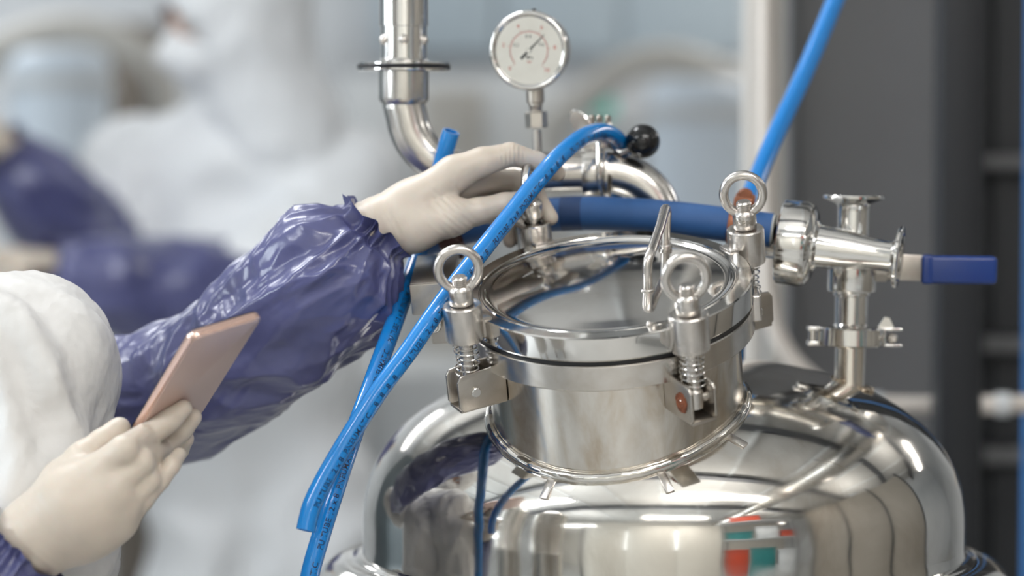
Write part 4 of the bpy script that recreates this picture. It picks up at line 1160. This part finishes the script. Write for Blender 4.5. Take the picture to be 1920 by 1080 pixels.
# ------------------------------------------------------------------ machines behind
m_beige = simple('beige_enamel', (0.52, 0.50, 0.46), 0.45)
m_lgrey = simple('light_grey_enamel', (0.60, 0.62, 0.63), 0.4)
m_pale = simple('pale_blue_white_enamel', (0.66, 0.74, 0.82), 0.35)
m_dgrey = simple('dark_grey_enamel', (0.150, 0.152, 0.158), 0.5, var=0.1, vscale=2)
m_black = simple('black_column_paint', (0.010, 0.012, 0.016), 0.45)
m_brown = simple('brown_cabinet', (0.16, 0.135, 0.11), 0.5)
m_slate = simple('slate_panel', (0.10, 0.13, 0.15), 0.5)
m_mint = simple('mint_lamp_cover', (0.10, 0.55, 0.45), 0.4)
m_bluepaint = simple('blue_paint', (0.05, 0.20, 0.50), 0.4)
def rounded_vessel(px, ptop, y, wpx, label, group=None):
    c = P(px, ptop, y); r = wpx / 2 * y / FPX; h = c.z
    e = empty('mixing_vessel', (c.x, c.y, 0), label=label, cat='tank')
    M = Matrix.Translation((c.x, c.y, 0))
    pr = [(0, h)] + [(r * (1 - 0.28 * (1 - math.sin(t))) if False else r - 0.10 * r * 0 - 0.35 * r * (1 - math.sin(t)), h - 0.35 * r * (1 - math.cos(t))) for t in [PI / 2 * i / 10 for i in range(11)]] + [(r, 0.75), (r * 0.6, 0.55), (0, 0.5)]
    obj('shell', lathe(pr, 56, M), m_pale, e, smooth=60)
    obj('top_band', lathe([(r, h - 0.35 * r - 0.06), (r + 0.012, h - 0.35 * r - 0.055), (r + 0.012, h - 0.35 * r - 0.025), (r, h - 0.35 * r - 0.02)], 56, M), m_lgrey, e)
    for a in (30, 150, 270):
        obj('leg', cyl(0.03, 0, 0.75, 16, Matrix.Translation((c.x + r * 0.75 * math.cos(math.radians(a)), c.y + r * 0.75 * math.sin(math.radians(a)), 0))), m_lgrey, e)
    return e
rounded_vessel(112, 92, 7.0, 190, 'pale blue-white rounded vessel far behind, at the left edge beside the hooded worker')
rounded_vessel(1312, 148, 7.0, 195, 'pale blue-white rounded vessel far behind, right of the black ball knob')
def arch(pts, y, rpx, label, m):
    c = catmull([P(a, b, y) for a, b in pts], 8)
    e = empty('arched_duct', c[0], label=label, cat='duct')
    obj('duct_wall', tube(c, rpx * y / FPX, 28), m, e, smooth=180)
    for i in (6, len(c) - 8):
        d = (c[i + 1] - c[i - 1]).normalized()
        obj('duct_collar', lathe([(rpx * y / FPX, -0.02), (rpx * y / FPX + 0.012, -0.018), (rpx * y / FPX + 0.012, 0.018), (rpx * y / FPX, 0.02)], 28, frame(c[i], d)), m_lgrey, e)
arch([(-60, 1430), (-60, 230), (-40, 130), (30, 75), (130, 55), (220, 75), (285, 120), (310, 200), (312, 420), (312, 1430)], 7.3, 30, 'beige arched duct over the pale vessel at the left edge', m_beige)
arch([(1030, 1430), (1034, 320), (1040, 240), (1100, 180), (1180, 125), (1260, 112), (1340, 135), (1410, 175), (1455, 240), (1460, 420), (1460, 1430)], 7.3, 30, 'beige arched duct over the pale vessel right of the gauge', m_beige)
def cabinet(name, pxa, pxb, pya, pyb, y, depth, m, label, doors=1, cat='cabinet', mdoor=None, handle=True):
    a, b = P(pxa, pya, y), P(pxb, pyb, y)
    z0 = 0 if pyb > 1080 else b.z
    e = empty(name, ((a.x + b.x) / 2, y, z0), label=label, cat=cat)
    obj('housing', box(a.x, b.x, y, y + depth, z0, a.z, 0.008), m, e, smooth=30)
    wd = (b.x - a.x) / doors
    for k in range(doors):
        obj('door', box(a.x + k * wd + 0.015, a.x + (k + 1) * wd - 0.015, y - 0.018, y + 0.002, z0 + 0.04, a.z - 0.04, 0.005), mdoor or m, e, smooth=30)
        if handle: obj('door_handle', box(a.x + (k + 1) * wd - 0.06, a.x + (k + 1) * wd - 0.04, y - 0.05, y - 0.018, (z0 + a.z) / 2 - 0.08, (z0 + a.z) / 2 + 0.08, 0.006), m_black, e, smooth=30)
    return e
cabinet('tall_cabinet', 196, 292, 40, 1500, 7.9, 0.5, m_brown, 'dark brown tall cabinet between the left vessel and the hooded worker')
cabinet('wall_cabinet', 640, 1040, 140, 1500, 8.2, 0.5, m_lgrey, 'long light grey cabinet far behind the bent pipe', doors=3)
cabinet('machine_housing', 790, 905, 165, 1500, 7.6, 0.4, m_beige, 'beige machine box far behind, between pipe and gauge')
cabinet('machine_housing', 1040, 1225, 225, 1500, 7.5, 0.5, m_lgrey, 'pale grey machine far behind with a mint lamp on top')
e = empty('signal_lamp', P(1130, 222, 7.5), label='mint green signal lamp on the pale grey machine', cat='lamp')
lp_ = P(1130, 222, 7.7)
obj('lamp_cover', cyl(0.034, 0, 0.055, 20, Matrix.Translation(lp_), 0.006), m_mint, e); obj('lamp_base', cyl(0.038, -0.02, 0.002, 20, Matrix.Translation(lp_)), m_beige, e)
cabinet('workbench', 320, 900, 700, 1500, 6.3, 0.6, m_lgrey, 'pale grey workbench behind the blue hoses', doors=3, cat='workbench')
# blue-grey banner panel high on the far wall
e = empty('wall_panel', P(1180, 60, 8.95), label='wide blue-grey panel high on the far wall', cat='wall panel')
a, b = P(700, -260, 8.9), P(1400, 100, 8.9)
m_bg = simple('blue_grey_panel', (0.40, 0.47, 0.52), 0.5)
for k in range(3):
    x0 = a.x + (b.x - a.x) * k / 3
    obj('panel', box(x0 + 0.004, x0 + (b.x - a.x) / 3 - 0.004, 8.93, 8.99, b.z, a.z, 0.004), m_bg, e, smooth=30)
# right side: light pillar, dark cabinet, black column, bent beige pipe
def post(name, pxa, pxb, y, depth, m, label, cat, h=CEIL):
    a, b = P(pxa, 0, y), P(pxb, 0, y)
    e = empty(name, ((a.x + b.x) / 2, y + depth / 2, 0), label=label, cat=cat)
    obj('shaft', box(a.x, b.x, y, y + depth, 0, h, 0.004), m, e, smooth=30)
    obj('base_plate', box(a.x - 0.03, b.x + 0.03, y - 0.03, y + depth + 0.03, 0, 0.012, 0.002), m, e, smooth=30)
    return e
m_warmp = simple('warm_white_post', (0.62, 0.59, 0.55), 0.5)
post('upright_post', 1398, 1432, 4.0, 0.06, m_warmp, 'pale upright post left of the dark cabinet', 'post')
post('upright_post', 1446, 1474, 4.08, 0.06, m_beige, 'second, thinner beige post against the dark cabinet', 'post')
e = cabinet('dark_cabinet', 1484, 1765, -900, 1500, 4.15, 0.7, m_dgrey, 'tall dark grey cabinet behind the valve fitting', doors=1, handle=False)
post('black_column', 1768, 1848, 3.6, 0.08, m_black, 'black square column at the right', 'column')
m_dk2 = simple('dark_machine_paint', (0.022, 0.025, 0.03), 0.5)
e = cabinet('machine_rack', 1850, 2250, -900, 1500, 4.4, 0.6, m_dk2, 'black machine rack at the right edge, with crossbars', doors=2, handle=False)
for py in (305, 650, 860):
    a, b = P(1850, py, 4.3), P(2250, py, 4.3)
    obj('crossbar', box(a.x, b.x, 4.33, 4.38, a.z - 0.012, a.z + 0.012, 0.003), m_dgrey, e, smooth=30)
post('blue_post', 1931, 1943, 3.9, 0.03, m_bluepaint, 'thin blue post at the right edge', 'post')
bp = [(1436, -200), (1436, 100), (1436, 300), (1437, 450), (1440, 545), (1456, 620), (1490, 680), (1545, 728), (1610, 752), (1680, 760), (1800, 760), (1960, 757), (2300, 752)]
c = catmull([P(a, b, 3.78) for a, b in bp], 8)
e = empty('bent_pipe', c[-1], label='blurred cream pipe curving down and right behind the valve', cat='pipe')
obj('pipe_wall', tube(c, 0.0125, 24), simple('cream_pipe', (0.60, 0.55, 0.50), 0.35), e, smooth=180)
for px in (1640, 1880):
    q = P(px, 759, 3.78); obj('pipe_collar', lathe([(0.0125, -0.01), (0.016, -0.009), (0.016, 0.009), (0.0125, 0.01)], 24, frame(q, (1, 0, 0))), m_lgrey, e)

# ------------------------------------------------------------------ what the polished steel mirrors: the hall behind the photographer
m_offw = simple('off_white_panel', (0.82, 0.79, 0.72), 0.5)
m_taupe = simple('taupe_panel', (0.30, 0.27, 0.23), 0.5)
e = empty('partition', (-0.6, -1.8, 0), label='off-white partition of three panels behind the photographer', cat='partition')
for k in range(3):
    obj('panel', box(-2.7 + 1.5 * k, -2.7 + 1.5 * k + 1.47, -1.85, -1.79, 0.08, 2.75, 0.006), m_offw, e, smooth=30)
obj('edge_post', box(-2.80, -2.70, -1.87, -1.77, 0, 2.8, 0.005), m_black, e, smooth=30)
for k in range(3): obj('foot', box(-2.3 + 1.6 * k, -2.2 + 1.6 * k, -2.1, -1.5, 0, 0.08, 0.005), m_black, e, smooth=30)
for n_, (x, y, r) in enumerate(((-1.62, 1.75, 0.17), (-1.32, 1.30, 0.22))):
    pr = [(0, 2.1), (r * 0.6, 2.1), (r, 2.02)]
    z = 2.0
    while z > 1.1:
        pr += [(r, z), (r * 1.07, z - 0.018), (r, z - 0.036)]; z -= 0.036
    pr += [(r, 0.3), (r * 0.9, 0.25), (0, 0.25)]
    e = empty('ribbed_vessel', (x, y, 0), label=('narrow' if n_ == 0 else 'wide') + ' ribbed steel vessel beside the photographer', cat='tank')
    obj('ribbed_shell', lathe(pr, 64, Matrix.Translation((x, y, 0))), M_PIPE, e, smooth=30)
    for a in (0, 120, 240): obj('leg', cyl(0.02, 0, 0.3, 12, Matrix.Translation((x + r * 0.7 * math.cos(math.radians(a)), y + r * 0.7 * math.sin(math.radians(a)), 0))), M_PLATE, e)
e = empty('open_shelf', (1.55, 0.55, 0), label='open steel shelf with coloured crates, right of the photographer', cat='shelf')
sx = frame((1.55, 0.55, 0), (0, 0, 1), (0.85, 0.5, 0))
for zz in (0.25, 0.85, 1.45, 2.05): obj('shelf_board', xf(box(-0.6, 0.6, -0.2, 0.2, zz, zz + 0.025, 0.003), sx), m_lgrey, e, smooth=30)
for a, b in ((-0.6, -0.2), (0.57, -0.2), (-0.6, 0.17), (0.57, 0.17)): obj('upright', xf(box(a, a + 0.03, b, b + 0.03, 0, 2.2, 0.002), sx), m_dgrey, e, smooth=30)
def crate(x, z, wd, h, m, label):
    o = sx @ Vector((x, 0, z))
    e = empty('crate', o, label=label, cat='crate')
    Mx = sx @ Matrix.Translation((x, 0, z))
    obj('crate_wall', join(*[xf(q, Mx) for q in (box(-wd / 2, wd / 2, -0.15, -0.14, 0, h, 0.002), box(-wd / 2, wd / 2, 0.14, 0.15, 0, h, 0.002), box(-wd / 2, -wd / 2 + 0.01, -0.15, 0.15, 0, h, 0.002), box(wd / 2 - 0.01, wd / 2, -0.15, 0.15, 0, h, 0.002), box(-wd / 2, wd / 2, -0.15, 0.15, 0, 0.01, 0))]), m, e, smooth=30)
    obj('crate_rim', join(*[xf(q, Mx) for q in (box(-wd / 2 - 0.012, wd / 2 + 0.012, -0.165, -0.148, h - 0.03, h, 0.003), box(-wd / 2 - 0.012, wd / 2 + 0.012, 0.148, 0.165, h - 0.03, h, 0.003))]), m, e, smooth=30)
c_red = simple('red_crate', (0.55, 0.07, 0.03), 0.4); c_teal = simple('teal_crate', (0.03, 0.22, 0.22), 0.4); c_wh = simple('white_crate', (0.7, 0.72, 0.74), 0.4)
for x, z, wd, h, m, lb in ((-0.38, 0.875, 0.34, 0.30, c_red, 'red crate on the second shelf, left'), (0.02, 0.875, 0.38, 0.34, c_teal, 'teal crate on the second shelf, middle'), (0.41, 0.875, 0.28, 0.26, c_wh, 'white crate on the second shelf, right'),
                           (-0.34, 1.475, 0.42, 0.24, c_teal, 'teal crate on the third shelf, left'), (0.10, 1.475, 0.34, 0.36, c_wh, 'white crate on the third shelf, middle'), (0.43, 1.475, 0.22, 0.20, c_red, 'small red crate on the third shelf, right'), (-0.2, 2.075, 0.5, 0.22, c_red, 'long red crate on the top shelf')):
    crate(x, z, wd, h, m, lb)
e = empty('partition', (2.35, 2.3, 0), label='taupe partition to the right of the vessel, outside the frame', cat='partition')
for k in range(3): obj('panel', box(2.32, 2.38, 1.1 + 0.8 * k, 1.1 + 0.8 * k + 0.78, 0.06, 2.35, 0.005), m_taupe, e, smooth=30)
for y in (1.1, 1.9, 2.7, 3.5): obj('post', box(2.30, 2.40, y - 0.03, y + 0.01, 0, 2.4, 0.003), m_black, e, smooth=30)
e = empty('dark_machine', (-2.3, 4.6, 0), label='dark machine cabinet left of the workers, outside the frame', cat='machine')
obj('housing', box(-2.9, -1.8, 4.2, 5.1, 0.1, 2.3, 0.02), m_slate, e, smooth=30)
obj('door', box(-2.5, -1.9, 4.17, 4.21, 0.2, 2.1, 0.01), m_slate, e, smooth=30); obj('foot', box(-2.85, -1.85, 4.25, 5.05, 0, 0.1, 0.0), m_black, e, smooth=0)
# ceiling beams and a round ventilation duct
m_beam = simple('dark_beam', (0.07, 0.075, 0.085), 0.5)
for n_, y in enumerate((-1.3, 1.3, 3.9, 6.3)):
    hh = CEIL
    obj('trim_%d' % (n_ + 1), join(box(X0, X1, y - 0.10, y + 0.10, hh - 0.05, hh, 0), box(X0, X1, y - 0.015, y + 0.015, hh - 0.30, hh - 0.05, 0), box(X0, X1, y - 0.10, y + 0.10, hh - 0.33, hh - 0.30, 0)), m_beam, kind='structure', smooth=0)
e = empty('ventilation_duct', (2.4, 2.0, CEIL - 0.75), label='round galvanised ventilation duct under the ceiling', cat='duct')
obj('duct_wall', tube([(2.4, -4.5, 3.62), (2.4, 2.0, 3.62), (2.4, 8.9, 3.62)], 0.26, 32), M_PIPE, e, smooth=60)
for y in range(-4, 9, 1): obj('duct_collar', lathe([(0.26, -0.03), (0.275, -0.028), (0.275, 0.028), (0.26, 0.03)], 32, frame((2.4, y, 3.62), (0, 1, 0))), M_PLATE, e)
for y in (-3, 0, 3, 6): obj('hanger', box(2.39, 2.41, y - 0.02, y + 0.02, 3.86, CEIL, 0), m_beam, e, smooth=0)

# ceiling joists
for n_ in range(11):
    x = -6.0 + 1.2 * n_
    obj('trim_%d' % (n_ + 5), box(x - 0.02, x + 0.02, Y0, Y1, CEIL - 0.06, CEIL, 0), m_lgrey, kind='structure', smooth=0)
